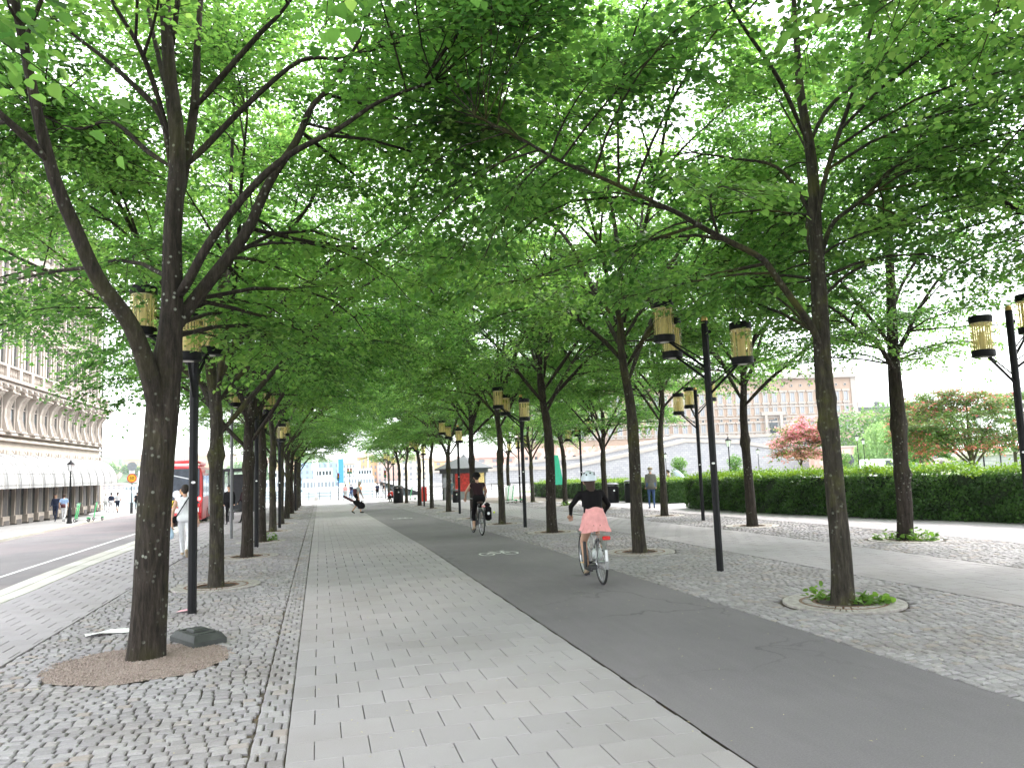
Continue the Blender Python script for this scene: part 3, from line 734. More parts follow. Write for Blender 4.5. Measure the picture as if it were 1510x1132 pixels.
# ------------------------------------------------------------------ tree grates, weeds
def grate_parts():
    rim = MB().lathe([(.70, -.03), (.70, .004), (.64, .004), (.64, -.03)], n=40, cap=False).mesh('rim', 'cast_iron')
    mid = MB().lathe([(.51, -.03), (.51, .004), (.47, .004), (.47, -.03)], n=36, cap=False).lathe([(.36, -.03), (.36, .004), (.32, .004), (.32, -.03)], n=30, cap=False).mesh('inner_rings', 'cast_iron_rust')
    bar = MB()
    for k in range(56):
        a = 2*math.pi*k/56; bar.box((.575*math.cos(a), .575*math.sin(a), -.014), (.135, .050, .034), a)
        if k % 2 == 0: bar.box((.415*math.cos(a), .415*math.sin(a), -.014), (.115, .06, .034), a)
    bars = bar.mesh('bars', 'cast_iron')
    soil = MB().add([(0, 0, -.01)]+[(.72*math.cos(k*.2094), .72*math.sin(k*.2094), -.022) for k in range(30)], [(0, 1+k, 1+(k+1) % 30) for k in range(30)]).mesh('soil', 'soil')
    return rim, mid, bars, soil
GP = grate_parts()
def grate(x, y, label):
    r = empty('tree_grate', (x, y, zg(y)), random.uniform(0, 6))
    for nm, me in zip(('rim', 'inner_rings', 'bars', 'soil'), GP): inst_mesh(nm, me, r)
    tag(r, label, 'tree grate', 'round iron tree grates')
for i, (x, y) in enumerate(ROW_L[1:]): grate(x, y, f'round iron tree grate in the row by the street, {ORD[i+1]} tree from the gravel bed')
for i, (x, y) in enumerate(ROW_A): grate(x, y, 'round iron tree grate with rusty slots under the mossy near trunk' if i == 0 else f'round iron tree grate right beside the cycle path, {ORD[i]} of its row')
for i, (x, y) in enumerate(ROW_B): grate(x, y, 'pale round tree grate under the burred trunk before the hedge' if i == 0 else f'round tree grate of the row nearest the hedge, {ORD[i]} of its row')
def tuft(name, loc, n, rad, h, size, label, mat='weed_leaf', cat='weeds', group=None, seed=0):
    rng = np.random.default_rng(seed); a = rng.uniform(0, 6.28, n); r = rad*np.sqrt(rng.uniform(.02, 1, n)); z = rng.uniform(.01, 1, n)**1.4*h*(1.1-r/rad*.6)
    P = np.stack([r*np.cos(a), r*np.sin(a), z], 1); A = np.stack([np.cos(a)+rng.normal(size=n)*.5, np.sin(a)+rng.normal(size=n)*.5, rng.uniform(-.2, .5, n)], 1)
    Nn = np.array([0, 0, 1.])+rng.normal(size=(n, 3))*.5
    o = bpy.data.objects.new(name, leaf_mesh(name, mat, P, A, Nn, rng.uniform(.6, 1.3, n)*size, rng.uniform(0, 1, n))); COL.objects.link(o); o.location = loc
    return tag(o, label, cat, group)
tuft('basal_shoots', (6.42, 8.18, 0), 130, .24, .10, .075, 'leafy green basal shoots on the right of the mossy trunk foot', seed=1, group='leafy shoots at tree feet')
tuft('basal_shoots', (5.98, 8.52, 0), 60, .14, .22, .07, 'small green shoots behind the left of the mossy trunk foot', seed=2, group='leafy shoots at tree feet')
tuft('basal_shoots', (11.95, 13.5, 0), 150, .30, .26, .09, 'bushy green shoots right of the burred trunk foot', seed=3, group='leafy shoots at tree feet')
tuft('basal_shoots', (11.5, 13.9, 0), 90, .24, .2, .085, 'green shoots left of the burred trunk foot', seed=4, group='leafy shoots at tree feet')
tuft('basal_shoots', (-1.4, 23.9, zg(24)), 70, .16, .3, .08, 'bright green shoots beside a lamp post in the street row', seed=5, group='leafy shoots at tree feet')
tuft('basal_shoots', (12.8, 39.5, zg(39.5)), 80, .3, .3, .1, 'light green shoots at a far trunk foot near the parked scooters', seed=6, group='leafy shoots at tree feet')

# ------------------------------------------------------------------ hedges
def hedge(name, poly, depth, h, n, label, seed):
    rng = np.random.default_rng(seed); root = empty(name, (poly[0][0], poly[0][1], zg(poly[0][1])))
    P = []; Nn = []; Sh = []; Fr = MB()
    seg = [(np.array(a), np.array(b_)) for a, b_ in zip(poly, poly[1:])]
    Ls = [np.linalg.norm(b_-a) for a, b_ in seg]; tot = sum(Ls)
    for (a, b_), L in zip(seg, Ls):
        u = (b_-a)/L; nrm = np.array([u[1], -u[0]])
        if nrm[0] < 0: nrm = -nrm                     # points away from the walk
        k = int(n*L/tot); t = rng.uniform(0, 1, k); face = rng.uniform(0, 1, k)
        fr = face < .52; z = np.where(fr, rng.uniform(.02, 1, k)*h, h); dpt = np.where(fr, 0, rng.uniform(0, depth, k))
        bump_ = .09*np.sin(t*L*2.1)+.07*np.sin(t*L*5.3+z*4)+.07*np.sin(z*9+t*L*3)
        xy = a+(b_-a)*t[:, None]+nrm*(dpt-np.where(fr, bump_+rng.exponential(.03, k), 0))[:, None]
        zz = z+np.where(fr, 0, bump_*.6+rng.exponential(.05, k))+np.array([zg(q) for q in xy[:, 1]])
        P.append(np.stack([xy[:, 0], xy[:, 1], zz], 1))
        nn = np.where(fr[:, None], np.array([-nrm[0], -nrm[1], .7]), np.array([0, 0, 1.])); Nn.append(nn+rng.normal(size=(k, 3))*.6)
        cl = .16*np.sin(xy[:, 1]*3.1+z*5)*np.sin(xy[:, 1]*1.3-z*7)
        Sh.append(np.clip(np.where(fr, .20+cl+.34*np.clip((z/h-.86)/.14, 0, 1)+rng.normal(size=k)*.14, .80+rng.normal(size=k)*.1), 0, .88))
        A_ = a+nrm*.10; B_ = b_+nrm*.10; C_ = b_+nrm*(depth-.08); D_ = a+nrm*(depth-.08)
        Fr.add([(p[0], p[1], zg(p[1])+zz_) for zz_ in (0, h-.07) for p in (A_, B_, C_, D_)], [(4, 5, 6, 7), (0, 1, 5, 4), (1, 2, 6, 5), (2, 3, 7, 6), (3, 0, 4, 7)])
    for (a, b_), L, sg in ((seg[-1], Ls[-1], 1), (seg[0], Ls[0], -1)):      # both end faces
        u = (b_-a)/L; nrm = np.array([u[1], -u[0]]); nrm = nrm if nrm[0] > 0 else -nrm; k = 3600
        xy = (b_ if sg > 0 else a)+nrm*(rng.uniform(-.02, depth, k))[:, None]+sg*u*(rng.uniform(.0, .14, k))[:, None]; z = rng.uniform(0, h+.03, k)
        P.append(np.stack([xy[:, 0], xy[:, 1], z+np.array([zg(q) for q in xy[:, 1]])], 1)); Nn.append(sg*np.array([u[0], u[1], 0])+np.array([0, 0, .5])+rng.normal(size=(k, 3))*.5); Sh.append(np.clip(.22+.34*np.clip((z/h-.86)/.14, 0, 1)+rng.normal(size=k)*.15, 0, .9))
    P = np.concatenate(P); Nn = np.concatenate(Nn); Sh = np.concatenate(Sh); P = P-np.array(root.location)
    A = rng.normal(size=P.shape)+Nn*.3+np.array([0, 0, .25])
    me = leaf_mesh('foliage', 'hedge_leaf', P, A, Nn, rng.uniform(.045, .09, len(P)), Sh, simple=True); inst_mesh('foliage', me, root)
    Fr.v = [tuple(np.array(p)-np.array(root.location)) for p in Fr.v]
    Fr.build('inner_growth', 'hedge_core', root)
    return tag(root, label, 'hedge', 'clipped hedges along the walk')
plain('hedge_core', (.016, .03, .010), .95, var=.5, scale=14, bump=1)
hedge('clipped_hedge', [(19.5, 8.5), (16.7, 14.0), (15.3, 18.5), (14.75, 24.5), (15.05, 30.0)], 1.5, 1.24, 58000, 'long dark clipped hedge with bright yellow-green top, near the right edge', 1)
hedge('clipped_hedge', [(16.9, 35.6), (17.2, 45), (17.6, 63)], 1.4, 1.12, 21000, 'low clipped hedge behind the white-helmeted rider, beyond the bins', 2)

# ------------------------------------------------------------------ street lamps with three amber lanterns
def street_lamp(x, y, angs, rad, label, group, parts=True):
    root = empty('street_lamp', (x, y, zg(y)))
    p = MB().tube([(0, 0, -.03), (0, 0, 4.08)], .058, 8).tube([(0, 0, 3.9), (.10, 0, 3.9)], .03, 8)
    pole = p.build('pole', 'lamp_black', root, True)
    MB().lathe([(.052, 4.08), (.052, 4.13), (.035, 4.16), (.0, 4.165)], n=10).build('finial', 'brass', pole)
    a = math.atan2(-y, -x)
    st = MB().add([(.0605*math.cos(a)+.028*math.cos(t)*-math.sin(a), .0605*math.sin(a)+.028*math.cos(t)*math.cos(a), 1.72+.018*math.sin(t)) for t in [k*.628 for k in range(10)]], [tuple(range(10))])
    st.build('sticker', 'sticker', pole)
    for k, (an, r) in enumerate(zip(angs, rad)):
        an = math.radians(an); zc = (4.06, 3.88, 3.63)[k]; c = Vector((r*math.cos(an), r*math.sin(an), 0)); u = c.normalized()
        zb = zc-.33
        ln = empty('lantern', c); adopt(ln, root)
        MB().tube([u*.05-c+Vector((0, 0, zb-.42)), Vector((0, 0, zb+.0))-u*.08], .022, 6).tube([u*.05-c+Vector((0, 0, zb-.30)), Vector((0, 0, zb+.02))-u*.10], .012, 6).build('arm', 'lamp_black', ln)
        MB().lathe([(.03, zb-.012), (.165, zb-.01), (.175, zb), (.175, zb+.10), (.160, zb+.105)], n=24).build('bottom_cap', 'lamp_black', ln, True)
        MB().lathe([(.05, zb-.016), (.075, zb-.015), (.075, zb-.012)], n=16).build('lens', 'white_cap', ln)
        MB().lathe([(.160, zb+.555), (.175, zb+.56), (.175, zb+.66), (.165, zb+.67)], n=24).build('top_cap', 'lamp_black', ln, True)
        MB().lathe([(.12, zb+.538), (.155, zb+.54), (.155, zb+.55)], n=20).build('reflector', 'white_cap', ln)
        MB().lathe([(.168, zb+.10), (.168, zb+.562)], n=24, cap=False).build('glass', 'amber_glass', ln, True)
        MB().lathe([(.045, zb+.10), (.05, zb+.3), (.045, zb+.36), (.05, zb+.40)], n=12).build('lamp_core', 'brass_core', ln, True)
        if parts:
            rods = MB()
            for j in range(10):
                t = j*.6283; rods.box((.13*math.cos(t), .13*math.sin(t), zb+.33), (.006, .022, .45), t)
            rods.build('brass_fins', 'brass_core', ln)
    return tag(root, label, 'street lamp', group)
gl = 'triple lantern street lamps'
for i, (x, y) in enumerate(LAMP_L):
    street_lamp(x, y, ((178, 78, -90), (150, 60, -100), (170, 70, -80), (160, 50, -90))[i], (.66, .6, .55),
                'black post with three amber lanterns beside the big forked tree' if i == 0 else f'three-lantern lamp post of the row by the street, {ORD[i]} from the gravel bed', gl, i < 2)
for i, (x, y) in enumerate(LAMP_A):
    street_lamp(x, y, (180, 120, -50) if i == 0 else (180, 125, -95), (.74, .66, .6),
                'tall black post with three amber lanterns right of the pink-skirted rider' if i == 0 else f'three-lantern lamp post right beside the cycle path, {ORD[i]} of its row', gl, i < 3)
for i, (x, y) in enumerate(LAMP_B):
    street_lamp(x, y, (15, -40, 182) if i == 0 else (10, 80, 182), (.6, .66, .62),
                'lamp post with clear lantern at the right edge of the view' if i == 0 else f'three-lantern lamp post of the row nearest the hedge, {ORD[i]} of its row', gl, i < 2)

# ------------------------------------------------------------------ small things near the big tree
o = MB()
def frustum(mb, c, d0, d1, h, rz):
    ca, sa = math.cos(rz), math.sin(rz); V = []
    for (dx, dy), z in ((d0, 0), (d0, h*.45), (d1, h)):
        for sx, sy in ((-1, -1), (1, -1), (1, 1), (-1, 1)):
            X, Y = sx*dx/2, sy*dy/2; V.append((c[0]+X*ca-Y*sa, c[1]+X*sa+Y*ca, c[2]+z))
    mb.add(V, [(3, 2, 1, 0), (8, 9, 10, 11)]+[(r*4+i, r*4+(i+1) % 4, r*4+4+(i+1) % 4, r*4+4+i) for r in range(2) for i in range(4)])
rt = empty('sign_foot', (-1.30, 9.22, 0), .55)
mb = MB(); frustum(mb, (0, 0, .0), (.36, .62), (.29, .50), .11, 0); mb.build('base', 'rubber', rt)
mb = MB(); frustum(mb, (0, .02, .108), (.17, .20), (.14, .16), .035, 0); mb.build('socket', 'rubber', rt)
mb = MB().box((0, -.19, .114), (.20, .05, .014), 0, .005).box((0, .20, .114), (.20, .05, .014), 0, .005); mb.build('grip', 'rubber', rt)
tag(rt, 'dark rubber foot of a portable sign lying beside the big tree', 'sign foot')
V = []; Fc = []
for i in range(6):
    for j in range(3): V.append((-.36+.145*i, -.09+.09*j+.02*math.sin(i), .022+.016*math.sin(i*1.7+j*2)))
Fc = [(i*3+j, i*3+3+j, i*3+4+j, i*3+1+j) for i in range(5) for j in range(2)]
o = MB().add(V, Fc).build('paper_sheet', 'paper', None, 'all', (-2.30, 10.15, 0)); o.rotation_euler.z = .35
tag(o, 'crumpled white paper lying on the cobbles behind the big tree', 'paper')
o = MB().add([(-.12, -.05, .016), (.03, -.07, .03), (.13, .0, .016), (.05, .07, .035), (-.08, .06, .02)], [(0, 1, 4), (1, 3, 4), (1, 2, 3)]).build('paper_scrap', 'pink_paper', None, False, (-1.75, 11.3, 0))
tag(o, 'small pink paper scrap on the cobbles by the lamp post', 'paper')
# grey steel pole at the pavement edge
o = MB().tube([(0, 0, -.02), (0, 0, 4.2)], .045, 10).build('steel_pole', 'dark_steel', None, True, (-2.69, 25.8, zg(25.8)))
o.data.materials[0] = plain('pole_grey', (.13, .13, .135), .5, .3)
tag(o, 'bare dark grey steel pole between street row tree trunks', 'pole')

# ------------------------------------------------------------------ people
def capsule(mb, p0, p1, r0, r1, n=12):
    p0 = Vector(p0); p1 = Vector(p1); ax = p1-p0; L = ax.length
    ax = ax.normalized() if L > 1e-6 else Vector((0, 0, 1))
    pts = []; rs = []
    for t in (-.999, -.9, -.7, -.35, 0): pts.append(p0+ax*r0*t); rs.append(r0*math.sqrt(max(0.0004, 1-t*t)))
    for t in (0, .35, .7, .9, .999): pts.append(p1+ax*r1*t); rs.append(r1*math.sqrt(max(.0004, 1-t*t)))
    if L < 1e-4: del pts[4]; del rs[4]
    mb.tube(pts, rs, n)
def person(loc, rz, J, mats, label, s=1.0, voxel=.016, fingers=True, hair_long=False, sleeve='short', legs='long', group=None, head_yaw=0, hat=None, bare_head=True, cat='person'):
    """J: joint overrides for a 1.70 m figure facing +y; one continuous body surface"""
    D = dict(pelvis=(0, 0, .94), neck=(0, 0, 1.42), head=(0, .03, 1.585), shL=(-.175, 0, 1.37), shR=(.175, 0, 1.37), elL=(-.225, -.03, 1.09), elR=(.225, -.03, 1.09), haL=(-.23, .06, .86), haR=(.23, .06, .86),
             hiL=(-.085, 0, .90), hiR=(.085, 0, .90), knL=(-.095, .03, .49), knR=(.095, .03, .49), anL=(-.095, -.02, .085), anR=(.095, -.02, .085), toL=(-.11, .13, .035), toR=(.11, .13, .035))
    D.update(J); D = {k: Vector(v)*s for k, v in D.items()}
    p, nk = D['pelvis'], D['neck']; X = (D['shR']-D['shL']).normalized(); Fw = (Vector((0, 0, 1)) if abs((nk-p).normalized().z) < .2 else (nk-p).normalized()).cross(X)*1.0
    Fw = (nk-p).normalized().cross(X) if False else X.cross((nk-p).normalized())*-1
    if Fw.y < 0 and abs(Fw.y) > .2: Fw = -Fw
    T = lambda t, lx=0, ly=0: p+(nk-p)*t+X*lx*s+Fw*ly*s
    pr = []
    A = lambda lb, a, b_, r0, r1: pr.append((lb, Vector(a), Vector(b_), r0*s, r1*s))
    A('top', D['shL']*.86+nk*.14-Vector((0, 0, .02*s)), D['shR']*.86+nk*.14-Vector((0, 0, .02*s)), .068, .068)
    for sg in (-1, 1):
        A('top', T(.80, sg*.075, .005), T(.45, sg*.06, .0), .098, .088); A('top', T(.42, sg*.055), T(.18, sg*.06), .09, .10)
    A('top', T(.74, 0, .01), T(.25, 0, .0), .115, .105)
    A('bottom', T(.08, -.07), T(.08, .07), .115, .115); A('bottom', T(-.03, -.075, -.03), T(-.03, .075, -.03), .11, .11)
    h = D['head']; hv = (h-nk).normalized()
    Rh = Matrix.Rotation(head_yaw, 3, 'Z')
    hf = Rh @ Vector((0, 1, 0)); hx = Rh @ Vector((1, 0, 0))
    A('skin', nk-hv*.03*s, h-hv*.04*s, .052, .05)
    A('skin', h+hf*.0-hv*.01*s, h+hv*.035*s, .083, .088); A('skin', h+hf*.035*s-hv*.06*s, h+hf*.03*s-hv*.02*s, .045, .06)
    A('skin', h+hf*.092*s-hv*.005*s, h+hf*.104*s-hv*.022*s, .011, .015)
    for sg in (-1, 1):
        A('skin', h+hx*sg*.086*s-hv*.005*s, h+hx*sg*.088*s-hv*.03*s, .018, .014); A('eye', h+hx*sg*.032*s+hf*.080*s+hv*.012*s, h+hx*sg*.032*s+hf*.081*s+hv*.012*s, .013, .013)
    A('mouth', h+hx*-.018*s+hf*.083*s-hv*.055*s, h+hx*.018*s+hf*.083*s-hv*.055*s, .009, .009)
    if bare_head: A('hair', h-hf*.022*s+hv*.03*s, h-hf*.005*s+hv*.055*s, .094, .084); A('hair', h-hf*.045*s-hv*.02*s, h-hf*.04*s+hv*.02*s, .068, .08)
    if hair_long: A('hair', h-hf*.05*s-hv*.01*s, h-hf*.075*s-Vector((0, 0, .20*s)), .08, .06)
    for S_ in 'LR':
        sh, el, ha = D['sh'+S_], D['el'+S_], D['ha'+S_]
        lu = 'top' if sleeve in ('short', 'long') else 'skin'; lf = 'top' if sleeve == 'long' else 'skin'
        if sleeve == 'short':
            mid = sh*.45+el*.55; A('top', sh, mid, .056, .052); A('skin', mid, el, .043, .038)
        else: A(lu, sh, el, .052, .040)
        A(lf, el, el+(ha-el)*.93, .039, .027); d = (ha-el).normalized(); A('skin', ha-d*.005*s, ha+d*.055*s, .030, .033)
        hi, kn, an, to = D['hi'+S_], D['kn'+S_], D['an'+S_], D['to'+S_]
        A('bottom' if legs != 'bare' else 'skin', hi, hi+(kn-hi)*.93, .088, .060)
        lk = {'long': 'bottom', 'bare': 'skin', 'shorts': 'skin', 'mid': 'bottom'}[legs]
        A(lk, kn, kn+(an-kn)*.5, .056, .050)
        A('skin' if legs == 'mid' else lk, kn+(an-kn)*.5, an, .050, .038)
        A('shoe', an+(an-to)*.12+Vector((0, 0, -.03*s)), to, .042, .036)
    mb = MB()
    for lb, a, b_, r0, r1 in pr: capsule(mb, a, b_, r0, r1)
    me = mb.mesh('person', 'skin'); o = bpy.data.objects.new('person', me); COL.objects.link(o)
    r_ = o.modifiers.new('r', 'REMESH'); r_.mode = 'VOXEL'; r_.voxel_size = voxel*s
    sm = o.modifiers.new('s', 'SMOOTH'); sm.factor = .5; sm.iterations = 5
    dg = bpy.context.evaluated_depsgraph_get(); m2 = bpy.data.meshes.new_from_object(o.evaluated_get(dg)); o.modifiers.clear()
    nf0 = len(m2.polygons)
    C_ = np.empty(nf0*3); m2.polygons.foreach_get('center', C_); C_ = C_.reshape(-1, 3)
    best = np.full(nf0, 1e9); lab = np.zeros(nf0, int); names = ['skin', 'top', 'bottom', 'shoe', 'hair', 'eye', 'mouth']
    for lb, a, b_, r0, r1 in pr:
        a = np.array(a); d = np.array(b_)-a; t = np.clip(((C_-a)@d)/(d@d+1e-9), 0, 1); q = np.linalg.norm(C_-a-t[:, None]*d, axis=1)-(r0+(r1-r0)*t)
        if lb in ('top', 'hair', 'shoe', 'bottom'): q = q-.006*s
        k = q < best; best[k] = q[k]; lab[k] = names.index(lb)
    verts = [tuple(v.co) for v in m2.vertices]; faces = [tuple(f.vertices) for f in m2.polygons]; lab = list(lab)
    if fingers:
        fb = MB()
        for S_ in 'LR':
            el, ha = D['el'+S_], D['ha'+S_]; d = (ha-el).normalized(); side = d.cross(Vector((0, 0, 1))) if abs(d.z) < .9 else Vector((0, 1, 0)); side = side.normalized(); nn = side.cross(d).normalized()
            curl = nn if nn.z < 0 else -nn
            if abs(d.z) > .9: curl = Vector((-1 if S_ == 'R' else 1, 0, 0))
            b0 = ha+d*.075*s
            for i, L in enumerate((.065, .075, .070, .055)):
                q = b0+side*(i-1.5)*.018*s
                fb.tube([q-d*.02*s, q+d*L*.45*s+curl*.008*s, q+d*L*.8*s+curl*.028*s, q+d*L*.85*s+curl*.05*s], [.0095*s, .009*s, .008*s, .0065*s], 6)
            q = ha+d*.03*s-side*.03*s; fb.tube([q, q-side*.02*s+d*.03*s+curl*.015*s, q-side*.012*s+d*.055*s+curl*.03*s], [.011*s, .010*s, .008*s], 6)
        n0 = len(verts); verts += fb.v; faces += [tuple(i+n0 for i in f) for f in fb.f]; lab += [0]*len(fb.f)
    m3 = bpy.data.meshes.new('person'); m3.from_pydata(verts, [], faces)
    mm = dict(skin='skin', eye='eye_dark', mouth='lip', hair='hair_dark', shoe='shoe_dark'); mm.update(mats)
    for nme in names: m3.materials.append(M[mm[nme]])
    m3.polygons.foreach_set('material_index', lab); m3.polygons.foreach_set('use_smooth', [True]*len(faces)); m3.update()
    o.data = m3; o.location = loc; o.rotation_euler = (0, 0, rz); bpy.data.meshes.remove(m2)
    tag(o, label, cat, group)
    return o, D
for nm, c in dict(skin=(.50, .30, .21), eye_dark=(.03, .02, .02), lip=(.38, .15, .13), hair_dark=(.022, .014, .010), hair_brown=(.035, .018, .011), hair_grey=(.42, .40, .37), hair_blonde=(.50, .36, .18), shoe_dark=(.02, .02, .02), shoe_beige=(.33, .26, .18),
                  cloth_black=(.009, .008, .009), cloth_maroon=(.03, .015, .018), cloth_pink=(.72, .34, .33), cloth_white=(.72, .72, .74), cloth_grey=(.42, .43, .42), cloth_navy=(.022, .028, .05), cloth_jeans=(.06, .10, .20), cloth_coat=(.13, .125, .11),
                  cloth_khaki=(.25, .20, .13), cloth_blue=(.28, .40, .60), cloth_red=(.55, .05, .04), cloth_dress=(.10, .14, .15), pack_maroon=(.09, .03, .035), bag_blue=(.45, .58, .72), tarp=(.33, .38, .43), helmet_white=(.62, .68, .74), cloth_orange=(.75, .36, .2)).items(): plain(nm, c, .8 if nm != 'helmet_white' else .35, var=.12, scale=9, bump=.15 if nm.startswith('cloth') else 0, spec=.1 if nm.startswith('cloth') else None)
WALK = dict(knL=(-.09, .17, .52), anL=(-.09, .30, .10), toL=(-.10, .44, .06), knR=(.09, .02, .50), anR=(.09, -.33, .20), toR=(.09, -.24, .05), elL=(-.22, -.13, 1.10), haL=(-.23, -.08, .86), elR=(.22, .06, 1.09), haR=(.22, .20, .90))

def helmet(mb, c, r, yaw=0):
    n, m_ = 18, 9; V = []; Fc = []
    for i in range(m_+1):
        t = i/m_*1.75
        for k in range(n):
            a = 2*math.pi*k/n; rr = r*(1+.02*math.cos(6*a))
            V.append((c[0]+.95*rr*math.sin(t)*math.cos(a), c[1]+1.15*rr*math.sin(t)*math.sin(a), c[2]+rr*math.cos(t)*1.0))
    for i in range(m_):
        for k in range(n): Fc.append((i*n+k, (i+1)*n+k, (i+1)*n+(k+1) % n, i*n+(k+1) % n))
    return mb.add(V, Fc)

# ------------------------------------------------------------------ bicycles
plain('bike_guard', (.22, .22, .22), .4, .4)
def bicycle(loc, rz, R, frame_mat, label, saddle_z, upright=True, tilt=0):
    root = empty('bicycle', loc, rz); root.rotation_euler = (0, tilt, rz)
    WB = 1.06
    for y in (0, WB):
        wh = empty('wheel', (0, y, R)); adopt(wh, root)
        MB().ring((0, 0, 0), R-.018, .019, 'x', 40, 8).build('tyre', 'rubber_tyre', wh, 'all')
        MB().ring((0, 0, 0), R-.045, .012, 'x', 40, 6).build('rim', 'steel', wh, 'all')
        sp = MB().tube([(-.045, 0, 0), (.045, 0, 0)], .022, 8)
        for k in range(22):
            a = k*2*math.pi/22; s_ = .03*(1 if k % 2 else -1); sp.tube([(s_, .02*math.cos(a+.9), .02*math.sin(a+.9)), (0, (R-.05)*math.cos(a), (R-.05)*math.sin(a))], .0016, 3, False)
        sp.build('spokes', 'steel', wh)
    f = MB(); bb = Vector((0, .43, .28)); st = Vector((0, .27, saddle_z-.08)); hd = Vector((0, .86, .80)); hl = Vector((0, .90, .62))
    f.tube([bb, st], .017, 8).tube([st+Vector((0, .0, -.06)), hd], .016, 8) if not upright else f.tube([bb, st], .017, 8).tube([bb+(st-bb)*.45, Vector((0, .70, .45)), hl+Vector((0, -.01, .08))], .019, 8)
    f.tube([bb, hl+Vector((0, 0, .02))], .019, 8).tube([hl-Vector((0, 0, .03)), hd+Vector((0, -.01, .04))], .019, 8)
    for s_ in (-.06, .06): f.tube([bb+Vector((s_*.4, 0, 0)), (s_, 0, R)], .010, 6).tube([st+Vector((s_*.2, 0, -.08)), (s_, 0, R)], .008, 6)
    f.build('frame', frame_mat, root, 'all')
    fk = MB()
    for s_ in (-.055, .055): fk.tube([hl+Vector((s_*.8, 0, -.02)), hl+Vector((s_, .06, -.15)), (s_, WB, R)], .011, 6)
    fk.build('fork', frame_mat, root, 'all')
    hb = MB().tube([hd+Vector((0, 0, 0)), hd+Vector((0, -.02, .16))], .013, 8)
    top = hd+Vector((0, -.02, .17)); by = -.20 if upright else -.05
    for s_ in (-1, 1): hb.tube([top, top+Vector((s_*.12, .05, .02)), top+Vector((s_*.24, .0, .04)), top+Vector((s_*.27, by, .03))], .011, 6)
    h = hb.build('handlebar', 'steel', root, 'all')
    for s_ in (-1, 1): MB().tube([top+Vector((s_*.268, by+.09, .033)), top+Vector((s_*.272, by-.03, .029))], .017, 8).build('grip', 'black_paint', h)
    MB().lathe([(.0, -.01), (.03, -.006), (.032, .012), (0, .02)], top+Vector((.10, .0, .04)), 10).build('bell', 'steel', h)
    sd = MB()
    for i, (yy, ww, hh) in enumerate(((-.14, .07, .0), (-.12, .085, .012), (-.06, .09, .018), (.02, .05, .016), (.12, .022, .008), (.15, .012, .0))):
        pass
    prof = [(-.15, .05), (-.12, .085), (-.06, .092), (.0, .06), (.07, .032), (.14, .022), (.16, .008)]
    V = []
    for yy, ww in prof:
        for k in range(8):
            a = 2*math.pi*k/8; V.append((ww*math.cos(a), .24+yy, saddle_z+(.028 if math.sin(a) > 0 else .05)*math.sin(a)))
    Fc = [(i*8+k, i*8+(k+1) % 8, i*8+8+(k+1) % 8, i*8+8+k) for i in range(len(prof)-1) for k in range(8)]+[tuple(range(7, -1, -1)), tuple(48+k for k in range(8))]
    sdo = MB().add(V, Fc).build('saddle', 'leather', root, 'all')
    MB().tube([st-Vector((0, 0, .02)), (0, .25, saddle_z-.03)], .013, 8).build('seat_post', 'steel', sdo)
    rk = MB()
    for s_ in (-.055, .055): rk.tube([(s_, .25, R*2+.05), (s_, -.25, R*2+.05)], .006, 6).tube([(s_, -.1, R*2+.05), (s_*1.2, 0, R)], .005, 6).tube([(s_, -.22, R*2+.05), (s_*1.2, 0, R)], .005, 6)
    for yy in (.22, 0, -.12, -.25): rk.tube([(-.055, yy, R*2+.05), (.055, yy, R*2+.05)], .005, 6)
    rk.build('rack', 'steel', root)
    V = []; n = 14
    for i in range(n+1):
        a = math.radians(-12+i*13.5); rr = R+.022
        for xx, dz in ((-.028, -.014), (0, 0), (.028, -.014)): V.append((xx, -(rr+dz)*math.cos(a), R+(rr+dz)*math.sin(a)))
    Fc = [(i*3+j, i*3+j+1, i*3+4+j, i*3+3+j) for i in range(n) for j in range(2)]
    MB().add(V, Fc).build('mudguard', 'bike_guard' if upright else 'black_paint', root, 'all')
    V = [(p[0], WB-p[1]*-1 if False else WB+p[1], p[2]) for p in V]
    MB().add(V[:33], Fc[:20]).build('mudguard', 'bike_guard' if upright else 'black_paint', root, 'all')
    cr = MB().tube([(.075, .43, .28), (.085, .43+.02, .28+.165)], .010, 6).tube([(-.075, .43, .28), (-.085, .43-.02, .28-.165)], .010, 6).tube([(-.08, .43, .28), (.08, .43, .28)], .02, 8)
    cro = cr.build('crank', 'dark_steel', root)
    for s_, yy, zz in ((1, .45, .445), (-1, .41, .115)): MB().box((s_*.13, yy, zz), (.085, .075, .022), 0, .006).build('pedal', 'black_paint', cro)
    MB().ring((.06, .43, .28), .085, .008, 'x', 20, 4).build('chainring', 'dark_steel', cro)
    cg = MB().box((.062, .21, .31), (.006, .46, .010)).box((.062, .21, .20), (.006, .46, .010)); cg.build('chain', 'dark_steel', root)
    return tag(root, label, 'bicycle', 'bicycles being ridden')
# rider with white helmet and pink skirt
bk = bicycle((4.04, 10.91, .002), -.10, .335, 'bike_paint', 'silver upright bicycle under the pink-skirted rider, red rear reflector', .86, True, -.02)
lt = MB().box((.03, -.275, .70), (.11, .035, .055), 0, .008).build('rear_reflector', 'red_lens', bk)
MB().box((-.005, -.35, .46), (.035, .01, .16)).build('mudguard_stripe', 'cloth_white', bk)
V = [(-.16, .30, .60), (-.13, .42, .20), (-.13, .12, .21), (-.16, .26, .30), (-.16, .20, .34), (-.16, .24, .60)]
fg = MB()
fg.box((-.15, .36, .40), (.03, .09, .42), 0, .008).box((-.15, .20, .215), (.05, .36, .035), 0, .008).box((-.10, .12, .25), (.12, .10, .07), 0, .01)
fg.build('child_footrest', 'black_paint', bk)
MB().ball((.02, .30, .42), (.085, .09, .10), 12, 8).build('hub_bag', 'grey_plastic', bk, 'all')
